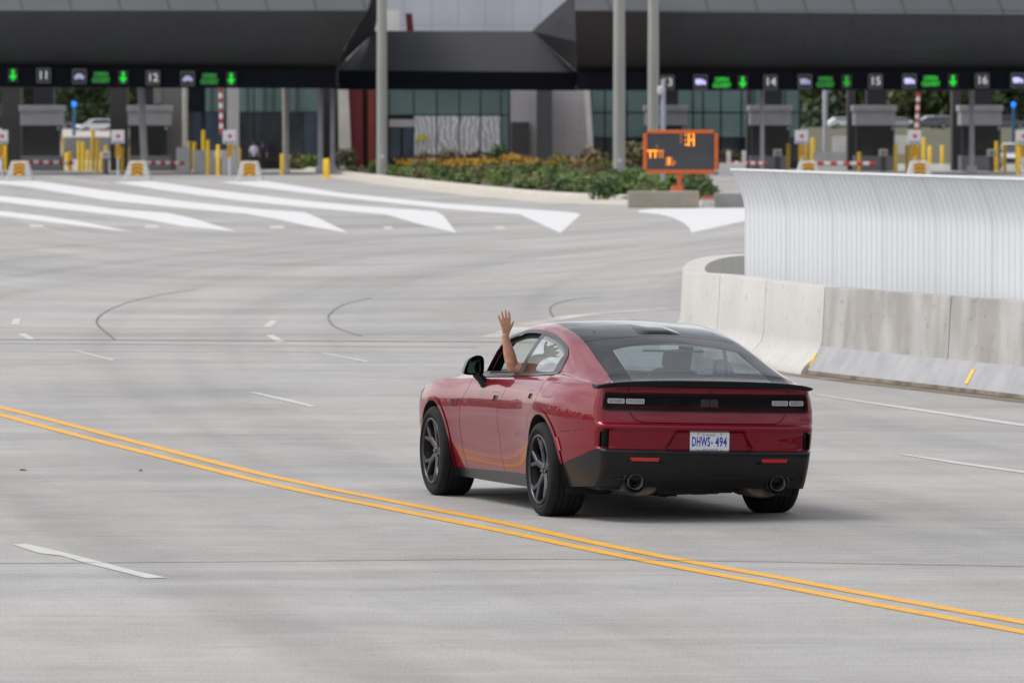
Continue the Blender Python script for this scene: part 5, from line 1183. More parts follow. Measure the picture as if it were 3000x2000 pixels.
# ---- bollards
M_bol = mat('yellow_bollard_paint', (.85, .53, .008), .45, var=.12, vscale=4); M_bol2 = mat('shaded_yellow_bollard_paint', (.36, .22, .02), .55, var=.2, vscale=4)
def bollard(px, ytop, ybot, label, w_=9, m_=None):
    X_, Y_ = gp(px, ybot); h = Zat(ytop, Y_); mb = MB(); r = w_ / (2 * FPX / Y_); mb.lathe([(r * 1.25, 0), (r * 1.25, .02), (r, .03), (r, h - r * .5), (r * .85, h - r * .18), (r * .5, h), (0, h)], 12, axis='z')
    o = obj('bollard', mb, m_ or M_bol, smooth=50, label=label, category='bollard', group='yellow bollards at the toll lanes'); o.location = (X_, Y_, 0)
OR = ['very first'] * 0 + ['first', 'second', 'third', 'fourth', 'fifth', 'sixth', 'seventh', 'eighth', 'ninth', 'tenth', 'eleventh', 'twelfth', 'thirteenth', 'fourteenth', 'fifteenth', 'sixteenth', 'seventeenth', 'eighteenth', 'nineteenth', 'twentieth', 'twenty first']
sets = (('from the left before the lane 11 booth', [(17, 425, 500), (30, 430, 496), (41, 432, 492), (52, 391, 490), (75, 438, 486), (167, 456, 495), (183, 402, 498), (206, 444, 500), (232, 414, 503), (244, 416, 502), (272, 378, 500), (285, 408, 509), (310, 424, 511), (92, 440, 492), (112, 446, 490), (152, 452, 496), (196, 448, 492), (258, 440, 498), (298, 446, 503)]),
        ('from the second chevron block towards the white pillar', [(358, 429, 507), (369, 432, 498), (380, 432, 492), (391, 397, 490), (501, 405, 496), (526, 445, 503), (556, 414, 505), (570, 416, 504), (596, 382, 502), (609, 410, 511), (639, 424, 514), (420, 446, 494), (440, 448, 496), (478, 446, 496), (512, 442, 498), (543, 446, 500), (583, 444, 501), (622, 444, 503)]),
        ('counting right from the white pillar', [(688, 426, 509), (700, 434, 500), (713, 438, 495), (724, 398, 490), (826, 450, 512), (952, 466, 522), (960, 464, 524)]),
        ('above the screen wall, counting right from the message board', [(2210, 446, 499), (2301, 418, 500), (2309, 421, 506), (2344, 427, 506), (2364, 420, 500), (2381, 404, 494)]),
        ('above the screen wall, counting right from the sign 15 booth', [(2517, 446, 504), (2606, 415, 500), (2624, 422, 509), (2657, 424, 506), (2670, 428, 508), (2689, 426, 500), (2706, 403, 494), (2724, 428, 481), (2760, 426, 481), (2825, 446, 501), (2919, 414, 502), (2943, 422, 505), (2980, 386, 500), (2984, 430, 512)]))
for where, L_ in sets:
    for i, (px, yt, yb_) in enumerate(sorted(L_)):
        tall = 'tall' if yb_ - yt > 85 else ('slim' if yb_ - yt > 62 else 'short')
        bollard(px, yt, yb_, '%s yellow bollard, %s %s' % (tall, OR[i], where), 11 if yb_ - yt > 60 else 10.5)
# ---- chevron crash blocks
M_blk = mat('grey_crash_block_concrete', (.52, .525, .52), .8, var=.10, vscale=1.5, bump=.1, bscale=20); M_chev = mat('amber_chevron_panel', (.78, .38, .008), .45, var=.06, vscale=4); M_chevk = mat('chevron_black', (.05, .035, .02), .5, var=.1, vscale=4)
blk0 = None
for px, py, lb in ((55, 529, 'leftmost concrete crash block with amber chevron panel'), (401, 529, 'concrete crash block with amber chevrons before the sign 12 booth'), (730, 530, 'concrete crash block with amber diagonal stripes in front of the white pillar'), (2046, 529, 'concrete crash block with amber chevrons behind the orange message board'), (2369, 529, 'concrete crash block behind the screen wall below the sign 14 and 15 gap'), (2695, 529, 'concrete crash block behind the screen wall, below the raised striped arm')):
    X_, Y_ = gp(px, py)
    if blk0 is None:
        t = thing('crash_block', lb, 'crash block', (X_, Y_, 0), 0, 'concrete crash blocks'); blk0 = t; mb = MB(); mb.frustum((0, .9), 1.46, 1.8, 1.30, 1.6, 0, .22); mb.frustum((0, .9), 1.28, 1.55, .86, 1.0, .225, 1.02); obj('block', mb, M_blk, t, bevel=.05)
        def fy(z): return .125 + (z - .22) * .345 - .02
        mb = MB(); hw = .31; z0, z1 = .26, .93; mb.add([(-hw, fy(z0), z0), (hw, fy(z0), z0), (hw, fy(z1), z1), (-hw, fy(z1), z1), (-hw, fy(z0) + .05, z0), (hw, fy(z0) + .05, z0), (hw, fy(z1) + .05, z1), (-hw, fy(z1) + .05, z1)], [(0, 1, 2, 3), (0, 4, 5, 1), (1, 5, 6, 2), (2, 6, 7, 3), (3, 7, 4, 0)]); cp = obj('chevron_panel', mb, M_chev, t)
        mb = MB()
        for k in range(3):
            zc_ = .30 + .21 * k
            for s_ in (-1, 1):
                P = [(0, zc_ + .13), (s_ * .29, zc_ - .02), (s_ * .29, zc_ + .085), (0, zc_ + .235)]; P = [(a, min(b, .92)) for a, b in P]; mb.add([(a, fy(b) - .006, b) for a, b in P], [(0, 1, 2, 3)])
        obj('chevrons', mb, M_chevk, cp, fix=False)
    else: dup(blk0, (X_, Y_, 0), 0, lb)
# ---- white notice boards with a red leaf-shaped mark
M_nb = mat('white_notice_board', (.62, .63, .65), .5, var=.06, vscale=4); M_nbred = mat('notice_red', (.50, .03, .045), .5, var=.05, vscale=5); M_nbgrey = mat('notice_grey', (.25, .32, .42), .5, var=.1, vscale=5); nb0 = None
for px, lb in ((4, 'white notice board with red mark at the left photo edge'), (345, 'white notice board with red mark behind the second chevron block'), (672, 'white notice board with red mark against the white pillar'), (2348, 'white notice board with red mark right of the sign 14 booth'), (2679, 'white notice board with red mark below the raised striped arm'), (2998, 'white notice board with red mark at the right photo edge')):
    D = 372.0; p = (Xat(px, D), D, 0); zc_ = Zat(401, D)
    if nb0 is None:
        t = thing('notice_board', lb, 'sign', p, 0, 'white notice boards'); nb0 = t; mb = MB(); mb.box(-.36, .36, 0, .08, zc_ - .38, zc_ + .36); obj('board', mb, M_nb, t, bevel=.02); mb = MB()
        L_ = [(0, .17), (.04, .09), (.09, .11), (.07, .03), (.15, .05), (.13, -.01), (.06, -.09), (.015, -.08), (.015, -.15), (-.015, -.15), (-.015, -.08), (-.06, -.09), (-.13, -.01), (-.15, .05), (-.07, .03), (-.09, .11), (-.04, .09)]
        mb.add([(a + .03, -.01, zc_ + .02 + b) for a, b in L_] + [(.03, -.01, zc_ + .02)], [(i, (i + 1) % 17, 17) for i in range(17)]); obj('red_mark', mb, M_nbred, t, fix=False); mb = MB(); mb.box(-.30, .30, -.01, 0, zc_ - .36, zc_ - .22); obj('grey_strip', mb, M_nbgrey, t)
        mb = MB(); mb.box(-.14, .14, -.02, .04, zc_ - 1.15, zc_ - .42); mp_ = obj('marker_plate', mb, M_chev, t); mb = MB()
        for k in range(4): z = zc_ - 1.08 + .16 * k; mb.add([(-.14, -.03, z), (.14, -.03, z + .12), (.14, -.03, z + .18), (-.14, -.03, z + .06)], [(0, 1, 2, 3)])
        obj('stripes', mb, M_chevk, mp_, fix=False); mb = MB(); mb.tube([(0, .1, 0), (0, .1, zc_ + .2)], .05, 8); obj('post', mb, M_col, t, smooth=40)
    else: dup(nb0, p, 0, lb)
# ---- striped gate arms and cabinets
M_armw = mat('arm_white', (.62, .60, .58), .5, var=.06, vscale=4); M_armr = mat('arm_red', (.40, .035, .035), .5, var=.06, vscale=4)
def arm(label, x0, y0, x1, y1, D, w_=.11, n=9):
    a = np.array(at(x0, y0, D)); b_ = np.array(at(x1, y1, D)); t = thing('boom_gate', label, 'gate arm', tuple(a), 0, 'striped gate arms'); d = b_ - a
    for k in range(n): mb = MB(); p0 = d * k / n; p1 = d * (k + 1) / n; mb.tube([tuple(p0), tuple(p1)], w_, 8); obj('boom_segment', mb, M_armr if k % 2 == 0 else M_armw, t, smooth=40)
arm('lowered red and white gate arm below the sign 11 booth', 215, 477, 84, 475, 398); arm('lowered red and white gate arm below the sign 12 booth', 540, 478, 415, 477, 398); arm('lowered red and white gate arm right of the message board', 2247, 480, 2140, 478, 392); arm('lowered red and white gate arm between the booths of signs 14 and 15', 2566, 480, 2395, 479, 392)
arm('raised red and white gate arm standing left of the sign 16 booth', 2691, 272, 2685, 385, 385); arm('raised red and white gate arm against the white pillar', 646, 258, 649, 392, 385)
M_cab = mat('pale_cabinet', (.42, .42, .41), .5, var=.1, vscale=3); cab0 = None
for px, py, lb in ((145, 500, 'small grey gate cabinet below the sign 11 booth window'), (310, 512, 'pale gate cabinet left of the second chevron block'), (456, 500, 'small grey gate cabinet below the sign 12 booth window'), (640, 513, 'pale gate cabinet left of the third chevron block'), (2278, 503, 'pale gate cabinet right of the sign 14 booth'), (2588, 503, 'pale gate cabinet right of the sign 15 booth'), (2905, 503, 'pale gate cabinet right of the sign 16 booth')):
    X_, Y_ = gp(px, py)
    if cab0 is None:
        t = thing('gate_cabinet', lb, 'cabinet', (X_, Y_, 0), 0, 'gate cabinets'); cab0 = t; mb = MB(); mb.box(-.16, .16, 0, .3, 0, .95); obj('pedestal', mb, M_dgrey, t, bevel=.02); mb = MB(); mb.box(-.26, .26, -.06, .36, .95, 1.38); obj('housing', mb, M_cab, t, bevel=.05); mb = MB(); mb.box(-.08, .08, -.075, -.06, 1.12, 1.22); obj('screen', mb, M_bwin, t)
    else: dup(cab0, (X_, Y_, 0), 0, lb)
M_wb = mat('white_concrete', (.55, .54, .52), .7, var=.08, vscale=1.5)
for x0, x1, yt, D, lb in ((516, 556, 432, 405, 'low white concrete block left of the slim yellow bollards under lane 12'), (566, 632, 440, 405, 'low white concrete block behind the tall bollards left of the white pillar'), (642, 694, 440, 400, 'low white concrete block in front of the white pillar foot'), (2108, 2185, 478, 388, 'long low white concrete kerb wall right of the message board'), (2385, 2480, 446, 402, 'white concrete block wall between the booths of signs 14 and 15'), (2385, 2482, 482, 392, 'low white kerb in front of the white block wall by sign 15')):
    solid('white_block', lb, 'concrete block', x0, x1, yt, D, M_wb, .6)
for px, lb in ((2135, 'left white post on the low white kerb wall'), (2180, 'right white post on the low white kerb wall')): solid('white_post', lb, 'post', px - 6, px + 6, 442, 389, M_wb, .25)
# ---- message board on its mast, blocks in front
D = 250.0; M_or = mat('orange_paint', (.66, .13, .025), .45, var=.12, vscale=3); M_scrn = mat('message_screen', (.048, .052, .062), .35, coat=.3, var=.12, vscale=1.5); M_led = mat('amber_led', (.5, .2, .02), .5, var=.05, vscale=5, emit=(1, .30, .01), estr=1.5); M_led2 = mat('amber_led_dim', (.3, .10, .01), .5, var=.05, vscale=5, emit=(1, .25, .01), estr=.55)
sV = 1 / (FPX / D); t = thing('message_board', 'orange framed electronic message board on an orange mast behind the beige block', 'message board', (Xat(1990, D), D, 0))
vx = lambda u: (1860 + u * .19135 - 1990) * sV
vz = lambda v: Zat(330 + v * .19135, D)
mb = MB(); mb.box(vx(180), vx(1225), 0, .16, vz(885), vz(318)); obj('screen', mb, M_scrn, t)
for a, b_, c, d in ((190, 1210, 322, 268), (180, 1215, 934, 876), (130, 188, 880, 322), (1218, 1274, 880, 322)): mb = MB(); mb.box(vx(a), vx(b_), -.06, .22, vz(c), vz(d)); obj('frame_bar', mb, M_or, t, bevel=.02)
mb = MB(); mb.tube([(vx(684), .12, 0), (vx(684), .12, vz(930))], .085, 12); obj('mast', mb, M_or, t, smooth=40); mb = MB(); mb.box(vx(560), vx(740), -.1, .5, .45, vz(1130)); obj('mast_base', mb, M_or, t, bevel=.02)
dots = []; dim = []
for v in range(318, 512, 17): dots += [(825, v), (900, v)]
for u in (775, 845, 862, 880): dots += [(u, 318)]
for u in (775, 845, 862, 880): dots += [(u, 420)]
dots += [(775, 345), (775, 492), (795, 492)]
for u in range(185, 350, 17): dots.append((u, 585))
for v in range(585, 700, 17): dots += [(238, v), (314, v)]
for v in range(692, 800, 17): dots += [(524, v)]; dim += [(490, v), (560, v)]
for u in range(350, 450, 17): dim.append((u, 585))
for v in range(585, 690, 17): dim += [(378, v), (424, v)]
dim += [(480, 798), (580, 798), (600, 790), (618, 765), (600, 750), (337, 512), (705, 350), (705, 400), (705, 450)]
for nm, L_, m_ in (('led_text', dots, M_led), ('led_text_dim', dim, M_led2)):
    mb = MB()
    for u, v in L_: mb.add([(vx(u) + .026 * math.cos(k), -.012, vz(v) + .026 * math.sin(k)) for k in np.linspace(0, 2 * PI, 9)[:-1]], [tuple(range(8))])
    obj(nm, mb, m_, t, fix=False)
M_beige = mat('beige_block_concrete', (.36, .32, .26), .85, var=.14, vscale=1.2, bump=.1, bscale=15); M_gblk = mat('grey_block_concrete', (.27, .265, .255), .85, var=.15, vscale=1.2, bump=.1, bscale=15)
for x0, x1, yt, yb_, m_, lb in ((1840, 2049, 560, 609, M_beige, 'long beige concrete block in front of the orange message board'), (2094, 2190, 566, 609, M_gblk, 'grey concrete block between the message board and the screen wall')):
    Y_ = gp(1900, yb_)[1]; a, b_ = Xat(x0, Y_), Xat(x1, Y_); h = Zat(yt, Y_); mb = MB(); mb.box(-(b_ - a) / 2, (b_ - a) / 2, 0, .75, 0, h); o = obj('concrete_block', mb, m_, bevel=.03, label=lb, category='concrete block'); o.location = ((a + b_) / 2, Y_, 0)
X_, Y_ = gp(2073, 604); t = thing('barricade', 'small white and red barricade beside the beige block', 'barricade', (X_, Y_, 0)); mb = MB(); mb.box(-.22, .22, 0, .12, .02, .26); obj('panel', mb, M_armw, t, bevel=.02); mb = MB(); mb.box(-.22, .22, -.02, .14, .262, .36); obj('red_rail', mb, mat('barricade_red', (.62, .10, .06), .5, var=.1, vscale=4), t, bevel=.02)
for s_ in (-.17, .17): mb = MB(); mb.box(s_ - .03, s_ + .03, -.05, .17, 0, .02); obj('foot', mb, M_dgrey, t)
# ---- tall light poles
M_pole = mat('weathered_pole_steel', (.33, .335, .31), .55, metal=.2, var=.10, vscale=.8, stretch=(2, 2, .3))
def pole(label, px, yb_, D, dia, h=24):
    t = thing('light_pole', label, 'light pole', (Xat(px, D), D, 0), 0, 'tall light poles'); mb = MB(); mb.lathe([(dia * .52, 0), (dia * .51, 3), (dia * .46, 12), (dia * .38, h)], 20, axis='z'); obj('shaft', mb, M_pole, t, smooth=40)
    mb = MB(); mb.box(-dia * .75, dia * .75, -dia * .75, dia * .75, .0, .06); obj('base_plate', mb, M_pole, t, bevel=.01)
    mb = MB(); mb.tube([(.02, -dia * .50, 1.1), (.02, -dia * .56, 1.1)], .12, 12); obj('hand_hole_cover', mb, M_col, t, smooth=40)
    mb = MB(); mb.lathe([(0, h + .2), (.5, h + .1), (.9, h - .1), (.9, h - .25), (0, h - .25)], 16, axis='z'); obj('lamp_head', mb, M_pole, t, smooth=40)
pole('tall grey light pole standing in the planting left of the glazed entrance', 1119, 513, 385, .60); pole('tall grey light pole left of the message board, at the end of the planting', 1814, 530, 345, .60); pole('tall grey light pole rising behind the message board', 1914, 540, 352, .58)
t = thing('camera_pole', 'slim pale pole with a white camera behind the message board', 'camera pole', (Xat(1943, 310), 310, 0)); mb = MB(); mb.tube([(0, 0, 0), (0, 0, Zat(232, 310))], [.12, .10], 12); obj('shaft', mb, mat('pale_blue_pole', (.36, .39, .45), .5, metal=.2, var=.1, vscale=1), t, smooth=40); mb = MB(); zc_ = Zat(262, 310); mb.lathe([(0, zc_ - .28), (.12, zc_ - .22), (.16, zc_ - .05), (.14, zc_ + .12), (0, zc_ + .16)], 14, axis='z', org=(-.12, -.10, 0)); obj('camera', mb, M_armw, t, smooth=40)
for px, yt, yb_, D, lb in ((217, 298, 392, 600, 'blue post with round blue head seen between the left booths'), (2969, 300, 345, 600, 'blue post with round blue head at the far right under the canopy')):
    t = thing('help_post', lb, 'post', (Xat(px, D), D, 0)); zt = Zat(yt, D); mb = MB(); mb.box(-.15, .15, -.1, .1, 0, zt - .45); obj('post', mb, mat('blue_post', (.03, .11, .24), .5, var=.1, vscale=2), t, bevel=.02); mb = MB(); mb.lathe([(.10, zt - .48), (.19, zt - .35), (.20, zt - .1), (.12, zt), (0, zt)], 14, axis='z'); obj('head', mb, mat('blue_lamp', (.01, .10, .60), .4, var=.05, vscale=3, emit=(.0, .22, 1), estr=.9), t, smooth=40)

# ---- planting bed
M_mulch = mat('bark_mulch', (.085, .052, .038), .95, var=.4, vscale=6, bump=.5, bscale=12); M_kerb = mat('kerb_concrete', (.52, .49, .43), .8, var=.10, vscale=.6); M_gut = mat('beige_gutter_concrete', (.47, .43, .36), .8, var=.15, vscale=.35)
bedf = [(840, 490), (905, 498), (987, 508), (1148, 527), (1377, 552), (1607, 574), (1800, 583), (1960, 586), (2088, 582)]
flat('planting_bed', [bedf + [(2110, 560), (2060, 520), (2090, 476), (1500, 474), (900, 474)]], M_mulch, z=.05)
F_ = curve([gp(*p) for p in bedf], 8); d_ = np.gradient(F_, axis=0); d_ /= np.linalg.norm(d_, axis=1, keepdims=True); n_ = np.stack([d_[:, 1], -d_[:, 0]], 1)
mb = MB(); vs_ = []
pf = [(-.10, .0), (-.10, .18), (.28, .18), (.34, .15), (.36, 0)]
for p, n in zip(F_, n_):
    for o_, z in pf: vs_.append((p[0] + n[0] * o_, p[1] + n[1] * o_, z))
mb.add(vs_, [(i * 5 + j, i * 5 + j + 1, (i + 1) * 5 + j + 1, (i + 1) * 5 + j) for i in range(len(F_) - 1) for j in range(4)]); obj('kerb', mb, M_kerb, kind='structure')
flat('gutter', [[(840, 492), (905, 500), (987, 510), (1148, 529), (1377, 554), (1607, 576), (1800, 585), (1960, 588), (2088, 586), (2100, 600), (1960, 602), (1800, 600), (1607, 595), (1377, 574), (1148, 546), (987, 522), (905, 510), (830, 498)]], M_gut, z=.002)
def leafmat(name, c, c2):
    m = mat(name, c, .6, var=.3, vscale=1.3, col2=c2); return m
def leafball(mb, n, c, r, size, seed, squash=1.0, shell=.45, up=.25, m=0):
    R2 = np.random.default_rng(seed)
    for _ in range(n):
        d = R2.normal(size=3); d /= np.linalg.norm(d); rr = r * (shell + (1 - shell) * R2.random() ** .5); p = np.array(c) + d * rr * np.array([1, 1, squash]); 
        a = R2.normal(size=3); a /= np.linalg.norm(a); b_ = np.cross(a, R2.normal(size=3)); b_ /= np.linalg.norm(b_); s_ = size * (.6 + .8 * R2.random())
        mb.add([tuple(p + a * s_), tuple(p + b_ * s_ * .5), tuple(p - a * s_), tuple(p - b_ * s_ * .5)], [(0, 1, 2, 3)], m)
M_lf = [leafmat('mid_green_leaves', (.075, .135, .028), (.18, .26, .06)), leafmat('olive_leaves', (.115, .11, .036), (.24, .21, .085)), leafmat('dark_green_leaves', (.042, .090, .028), (.095, .165, .05)), leafmat('dull_brown_leaves', (.115, .085, .045), (.20, .155, .078))]
M_stem = mat('stem_brown', (.06, .04, .025), .8, var=.2, vscale=8); M_flow = mat('yellow_flowers', (.70, .38, .008), .6, var=.25, vscale=2)
def shrub_proto(k, m_, name='shrub'):
    t = bpy.data.objects.new(name, None); COL.objects.link(t); mb = MB(); R2 = np.random.default_rng(50 + k)
    for j in range(6): a = R2.random() * 6.28; rr = R2.random() * .34; leafball(mb, 55, (rr * math.cos(a), rr * math.sin(a), .22 + .22 * R2.random()), .24 + .12 * R2.random(), .075, 100 * k + j, .9, .3)
    obj('foliage', mb, m_, t, fix=False); mb = MB()
    for j in range(5): a = j * 1.3; mb.tube([(0, 0, 0), (.22 * math.cos(a), .22 * math.sin(a), .4)], [.012, .006], 5)
    obj('stems', mb, M_stem, t); return t
sp = [shrub_proto(i, M_lf[i % 3]) for i in range(4)]
bp_ = [gp(*p) for p in bedf + [(2088, 560), (2050, 520), (2080, 484), (1500, 482), (900, 484)]]
bpx = np.array(bedf + [(2088, 560), (2050, 520), (2080, 484), (1500, 482), (900, 484)], float)
R3 = np.random.default_rng(3); used = [False] * 4; tries = 0; pts_s = []
while len(pts_s) < 190 and tries < 6000:
    tries += 1; px = 860 + R3.random() * 1235; py = 484 + R3.random() ** .8 * 100
    if sd_poly(bpx, np.array([px]), np.array([py]))[0] < 5: continue
    X_, Y_ = gp(px, py)
    if any(abs(X_ - a) < .50 and abs(Y_ - b_) < 3.4 for a, b_, _ in pts_s): continue
    pts_s.append((X_, Y_, px))
SL = {0: 'mid green leafy shrub planted among the low rows of the kerbside bed', 1: 'olive tinged leafy shrub planted among the low rows of the kerbside bed', 2: 'dark green leafy shrub planted among the low rows of the kerbside bed', 3: 'mid green leafy shrub planted among the low rows of the kerbside bed'}
for X_, Y_, px in pts_s:
    k = int(R3.choice([0, 1, 2, 3], p=[.36, .22, .16, .26])); s_ = .42 + .75 * R3.random() ** 1.5
    if used[k]: o = dup(sp[k], (X_, Y_, .04), R3.random() * 6, None, (s_ * 1.35, s_ * 1.35, s_))
    else: o = sp[k]; used[k] = True; o.location = (X_, Y_, .04); o.scale = (s_ * 1.35, s_ * 1.35, s_)
    tagk(o, label=SL[k], category='shrub', group='shrubs in the kerbside planting bed')
def bush(px, yb_, h, r, m_, label, seed, D=None, n=420, size=.11, grp=None, squash=None):
    X_, Y_ = gp(px, yb_) if D is None else (Xat(px, D), D); t = thing('bush', label, 'bush', (X_, Y_, 0), 0, grp); mb = MB(); R2 = np.random.default_rng(seed)
    for j in range(7): a = R2.random() * 6.28; rr = R2.random() * r * .55; leafball(mb, n // 7, (rr * math.cos(a), rr * math.sin(a), h * (.35 + .3 * R2.random())), min(r, h) * .5, size, seed * 10 + j, (h / r) ** .5 if squash is None else squash, .3)
    obj('foliage', mb, m_, t, fix=False); mb = MB()
    for j in range(4): a = j * 1.6; mb.tube([(0, 0, 0), (.3 * r * math.cos(a), .3 * r * math.sin(a), h * .5)], [.03, .012], 5)
    obj('stems', mb, M_stem, t)
bush(1775, 585, 1.0, .75, M_lf[2], 'round dark green bush at the kerb below the middle light pole', 1, n=600); bush(2038, 588, .9, .85, M_lf[2], 'dark green bush right of the orange mast behind the beige block', 2, n=500); bush(2072, 592, .7, .6, M_lf[2], 'low dark green bush at the right tip of the planting', 3)
bush(1015, 0, 1.35, 1.05, mat('round_olive_leaves', (.085, .088, .042), .7, var=.3, vscale=1.5), 'round olive brown bush before the cream pillar', 4, D=430, n=700); bush(1895, 500, .8, .9, M_lf[0], 'green bush on the left below the message board', 5)
for i, (px, h, r, D, k, lb) in enumerate(((880, 1.15, 1.6, 436, 1, 'olive ornamental shrub mass left of the lavender column pair'), (905, .9, 1.2, 432, 0, 'green and olive shrub just left of the lavender columns'), (1250, 1.15, 1.3, 436, 3, 'brown green shrub below the yellow notice'), (1320, 1.3, 1.5, 437, 3, 'brown green shrub below the frosted windows, left one'), (1400, 1.2, 1.4, 437, 3, 'brown green shrub below the frosted windows, right one'), (1462, 1.7, 1.0, 436, 2, 'tall dark shrub beside the teal corner glass'), (1640, 1.1, 1.5, 434, 1, 'olive shrub mass below the grey metal wall'), (1735, 1.5, 1.8, 434, 3, 'brown shrub mass left of the middle light pole'), (1850, 1.7, 1.8, 434, 1, 'olive shrub mass between the two right light poles'), (1880, 1.5, 1.4, 420, 3, 'brown shrub mass left edge of the message board'), (2145, 1.5, .9, 420, 3, 'tawny ornamental grass clump right of the message board'))):
    bush(px, 0, h, r, M_lf[k], lb, 20 + i, D=D, n=520, size=.15)
mb = MB(); R2 = np.random.default_rng(9)
for _ in range(1500):
    u = R2.random(); px = 1150 + 760 * u; hump = math.exp(-((px - 1500) / 45) ** 2)
    if R2.random() > .30 + .7 * max(math.exp(-((px - 1420) / 190) ** 2), hump) : continue
    D = 425 + 14 * R2.random(); X_ = Xat(px, D); z = (.30 + .40 * R2.random()) + hump * .45 * R2.random(); s_ = .055 + .05 * R2.random(); a = R2.random() * 3; c, sn = math.cos(a), math.sin(a)
    mb.add([(X_ + s_ * c, D + s_ * sn, z), (X_ - s_ * sn * .9, D + s_ * c * .9, z + s_ * .5), (X_ - s_ * c, D - s_ * sn, z), (X_ + s_ * sn * .9, D - s_ * c * .9, z + s_ * .5), (X_, D - .05, z + s_)], [(0, 1, 4), (1, 2, 4), (2, 3, 4), (3, 0, 4)])
obj('yellow_flowers', mb, M_flow, fix=False, kind='stuff', label='band of yellow flowers along the back of the planting bed', category='flowers')
mb = MB(); leafball(mb, 10, (0, 0, 0), .1, .1, 1)
for _ in range(1800):
    px = 1120 + 880 * R2.random(); D = 412 + 24 * R2.random(); X_ = Xat(px, D); z = .05 + .35 * R2.random(); s_ = .10; a = R2.normal(size=3); a /= np.linalg.norm(a); b_ = np.cross(a, R2.normal(size=3)); b_ /= np.linalg.norm(b_); p = np.array([X_, D, z]); mb.add([tuple(p + a * s_), tuple(p + b_ * s_ * .5), tuple(p - a * s_), tuple(p - b_ * s_ * .5)], [(0, 1, 2, 3)])
obj('ground_cover', mb, M_lf[2], fix=False, kind='stuff', label='dark green ground cover under the yellow flowers', category='plants')
# hydrant-like orange lamp in the bush
X_, Y_ = gp(1779, 584); mb = MB(); mb.lathe([(.09, 0), (.09, .40), (.15, .43), (.16, .55), (.10, .64), (0, .66)], 14, axis='z'); o = obj('warning_lamp', mb, mat('amber_lamp', (.70, .33, .06), .35, var=.1, vscale=6), smooth=40, label='small amber warning lamp in front of the round dark bush', category='lamp'); o.location = (X_ - .03, Y_ - 1.2, 0)

# ---- ground rising behind: terrace, far cars, wood
M_ter = mat('grey_terrace_wall', (.20, .195, .19), .85, var=.12, vscale=.4); M_bank = mat('grass_bank', (.05, .06, .024), .9, var=.4, vscale=.3, col2=(.095, .08, .04)); M_pave = mat('pale_far_paving', (.40, .37, .32), .85, var=.08, vscale=.2)
mb = MB(); DT = 560.0; mb.box(Xat(-80, DT), Xat(470, DT), DT, DT + .5, 0, Zat(402, DT)); tw_ = obj('retaining_wall', mb, M_ter, label='grey retaining wall seen between the left toll booths', category='wall')
mb = MB(); z0 = Zat(402, DT) + .004; mb.add([(Xat(-200, DT), DT + .5, z0), (Xat(520, DT), DT + .5, z0), (Xat(520, 1000), 1000, 2.2), (Xat(-200, 1000), 1000, 2.2)], [(0, 1, 2, 3)]); obj('upper_pavement', mb, M_pave, kind='structure')
mb = MB(); D2 = 560.0; mb.add([(Xat(2345, 500), 500, .01), (Xat(4000, 500), 500, .01), (Xat(4000, 700), 700, Zat(382, 700)), (Xat(2345, 700), 700, Zat(382, 700)), (Xat(4000, 1000), 1000, Zat(372, 1000)), (Xat(2345, 1000), 1000, Zat(372, 1000))], [(0, 1, 2, 3), (3, 2, 4, 5)]); obj('grass_bank', mb, M_bank, kind='structure')
mb = MB(); D2 = 560; mb.box(Xat(2440, D2), Xat(2500, D2), D2, D2 + .5, 0, Zat(400, D2)); mb.box(Xat(2600, D2), Xat(2680, D2), D2, D2 + .5, 0, Zat(392, D2)); 
solid('retaining_wall', 'pale retaining wall seen left of the sign 15 booth', 'wall', 2440, 2500, 400, 545, M_wb, .5); solid('retaining_wall', 'pale retaining wall seen behind the notice board right of the sign 15 booth', 'wall', 2612, 2664, 398, 545, M_cream, .5)
M_carw = mat('white_car_paint', (.62, .64, .66), .3, coat=1, var=.05, vscale=1); M_cargl = mat('car_dark_glass', (.015, .02, .024), .1, coat=.5, var=.2, vscale=1); M_carbk = mat('black_cladding', (.015, .015, .016), .6, var=.2, vscale=3); M_carsv = mat('silver_car_paint', (.30, .32, .35), .3, metal=.4, coat=1, var=.05, vscale=1); M_cardk = mat('dark_blue_car_paint', (.03, .04, .06), .3, coat=1, var=.05, vscale=1)
